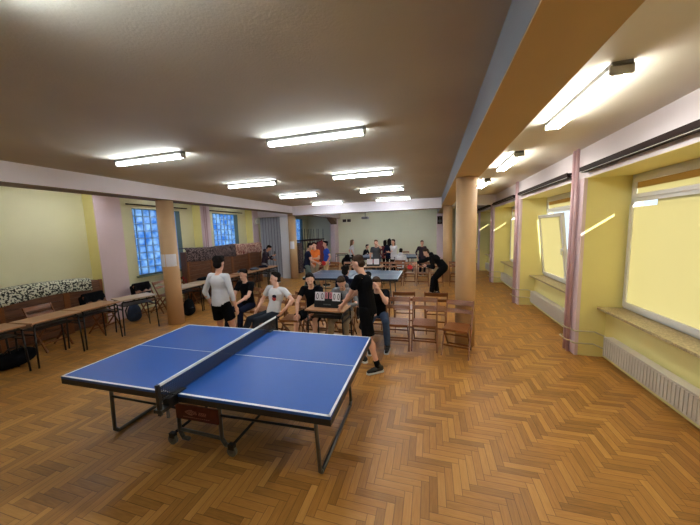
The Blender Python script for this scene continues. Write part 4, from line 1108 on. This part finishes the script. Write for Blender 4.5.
# projector, speaker, vents
pj = empty('projector', (-3.05, 13.5, ZC))
MB().cone((0, 0, 0), (0, 0, -.46), .015, .015, 10).build('mounting_pole', MT['black'], pj)
MB().box(-.16, .16, -.14, .14, -.56, -.46).build('body', MT['steel'], pj, bevel=.02)
MB().cone((.08, -.14, -.51), (.08, -.17, -.51), .035, .03, 14).build('lens', MT['black'], pj)
tag(pj, 'small grey projector hanging from the ceiling beyond the cross beam', 'projector')
for x, l in ((-5.35, 'left'), (-5.05, 'right')):
    v = empty('wall_vent', (x, 17.585, 2.72))
    MB().box(-.12, .12, -.015, .015, -.09, .09).build('frame', MT['rail'], v)
    mm = MB()
    for k in range(4): mm.box(-.1, .1, -.025, -.015, -.07 + k * .04, -.055 + k * .04)
    mm.build('louvre', MT['black'], v)
    tag(v, 'small dark square vent high on the back wall, %s of two' % l, 'vent', 'vents on the back wall')
v = empty('loudspeaker', (.50, 16.78, 2.5))
MB().box(-.13, .13, -.09, .09, -.22, .22).build('cabinet', MT['rail'], v, bevel=.01)
MB().cone((0, -.09, -.06), (0, -.1, -.06), .09, .085, 18).build('woofer', MT['steel'], v)
MB().cone((0, -.09, .12), (0, -.1, .12), .035, .03, 14).build('tweeter', MT['steel'], v)
MB().box(-.03, .03, .09, .13, -.05, .05).build('bracket', MT['black'], v)
tag(v, 'dark loudspeaker fixed high on the far lilac pilaster beside the far tan column', 'loudspeaker')
v = empty('wall_speaker', (-7.50, 11.15, 2.62), -PI / 2 - .5)
m = MB(); m.box(-.1, .1, -.06, .06, -.14, .14); m.build('cabinet', MT['ceramic'], v, bevel=.03)
MB().cone((0, .06, -.02), (0, .068, -.02), .07, .065, 18).build('grille', MT['lampbody'], v)
MB().cone((0, -.1, 0), (0, -.05, 0), .02, .02, 8).build('bracket', MT['lampbody'], v)
tag(v, 'white rounded speaker on the pilaster left of the folding partition', 'loudspeaker')

# stacked upturned tables in the far left corner
GS = 'stacked tables in the far left corner'
for k in range(3):
    st = empty('stacked_table', (-6.62, 13.9 + k * .95, 0))
    z = 1.62
    MB().box(-.35, .35, -.42, .42, z, z + .03).build('tabletop', MT['rail'], st)
    for sx in (-1, 1):
        for sy in (-1, 1): MB().cone((sx * .3, sy * .36, z + .03), (sx * .31, sy * .37, z + .62), .016, .014, 8).build('leg', MT['deskleg'], st)
    tag(st, 'upturned table with legs in the air on the far left stack, %s of three' % ('nearest', 'middle', 'farthest')[k], 'table', GS)
    lo = empty('stacked_table', (-6.62, 13.9 + k * .95, 0))
    MB().box(-.37, .37, -.44, .44, 1.585, 1.615).build('tabletop', MT['wood2'], lo)
    for sx in (-1, 1):
        for sy in (-1, 1): MB().cone((sx * .31, sy * .37, 0), (sx * .3, sy * .36, 1.585), .022, .022, 8).build('leg', MT['deskleg'], lo)
    tag(lo, 'tall upright table carrying the %s upturned table' % ('nearest', 'middle', 'farthest')[k], 'table', GS)
m = MB()
for k in range(3): m.ell((0, 0, .25 + .5 * k), .30, .22, .36)
m.box(-.33, .33, -.2, .2, 0, 1.55)
o = m.build('covered_crate', MT['darkprint']); o.location = (-6.68, 13.1, 0); remesh(o, .025, 4); tag(o, 'tall crate covered by a dark patterned cloth just right of the far left column', 'crate')
# leaning brown board / sacks behind the blue shirt
m = MB()
for k in range(4): m.ell((0, k * .28, .75 + .03 * k), .16, .2, .8)
o = m.build('covered_stack', MT['maroon']); o.location = (-5.75, 13.6, 0); remesh(o, .03, 2); tag(o, 'tall stack covered with a dark reddish blanket behind the blue shirted person', 'stack')
# black crate of chair backs by the back wall
blob('black_bag', (-4.6, 15.2, 0), [((0, 0, .3), (.28, .25, .3)), ((.1, 0, .55), (.2, .2, .2))], MT['blacksoft'], 'large black bag on the floor before the back wall near the pale desk', 'bag', .02)

# ------------------------------------------------------------------ outside ground, light, world
struct(MB().box(3.2, 40, -20, 40, -1.2, -1.0).build('ground', mat('pavement', (150, 150, 145), .9)))

sun = bpy.data.lights.new('Sun', 'SUN'); sun.energy = 13.5; sun.angle = R(.6); sun.color = (1.0, .95, .86)
so = bpy.data.objects.new('Sun', sun); C.objects.link(so)
so.rotation_euler = Vector((-1.0, .75, -.70)).to_track_quat('-Z', 'Y').to_euler()
so.location = (20, -10, 14)

wd = bpy.data.worlds.new('World'); bpy.context.scene.world = wd; wd.use_nodes = True
bg = wd.node_tree.nodes['Background']; bg.inputs['Color'].default_value = (.70, .84, 1.0, 1); bg.inputs['Strength'].default_value = 1.5

# ------------------------------------------------------------------ camera
F, CH, YAW, PITCH, ROLL = 281.4027, 2.0592, .2806, .1119, -.0322
cy, sy = math.cos(YAW), math.sin(YAW)
f = Vector((-sy * math.cos(PITCH), cy * math.cos(PITCH), -math.sin(PITCH)))
r = Vector((cy, sy, 0)); u = r.cross(f)
r2 = r * math.cos(ROLL) + u * math.sin(ROLL); u2 = -r * math.sin(ROLL) + u * math.cos(ROLL)
cam = bpy.data.cameras.new('Camera'); co = bpy.data.objects.new('Camera', cam); C.objects.link(co)
Mx = Matrix((r2, u2, -f)).transposed().to_4x4(); Mx.translation = (0, 0, CH)
co.matrix_world = Mx
cam.sensor_fit = 'HORIZONTAL'; cam.sensor_width = 36; cam.lens = 36 * F / 700
cam.clip_start = .02; cam.clip_end = 200
sc = bpy.context.scene; sc.camera = co
sc.view_settings.view_transform = 'Standard'; sc.view_settings.look = 'None'
sc.view_settings.exposure = 0.12; sc.view_settings.gamma = 1.0; sc.view_settings.use_curve_mapping = False
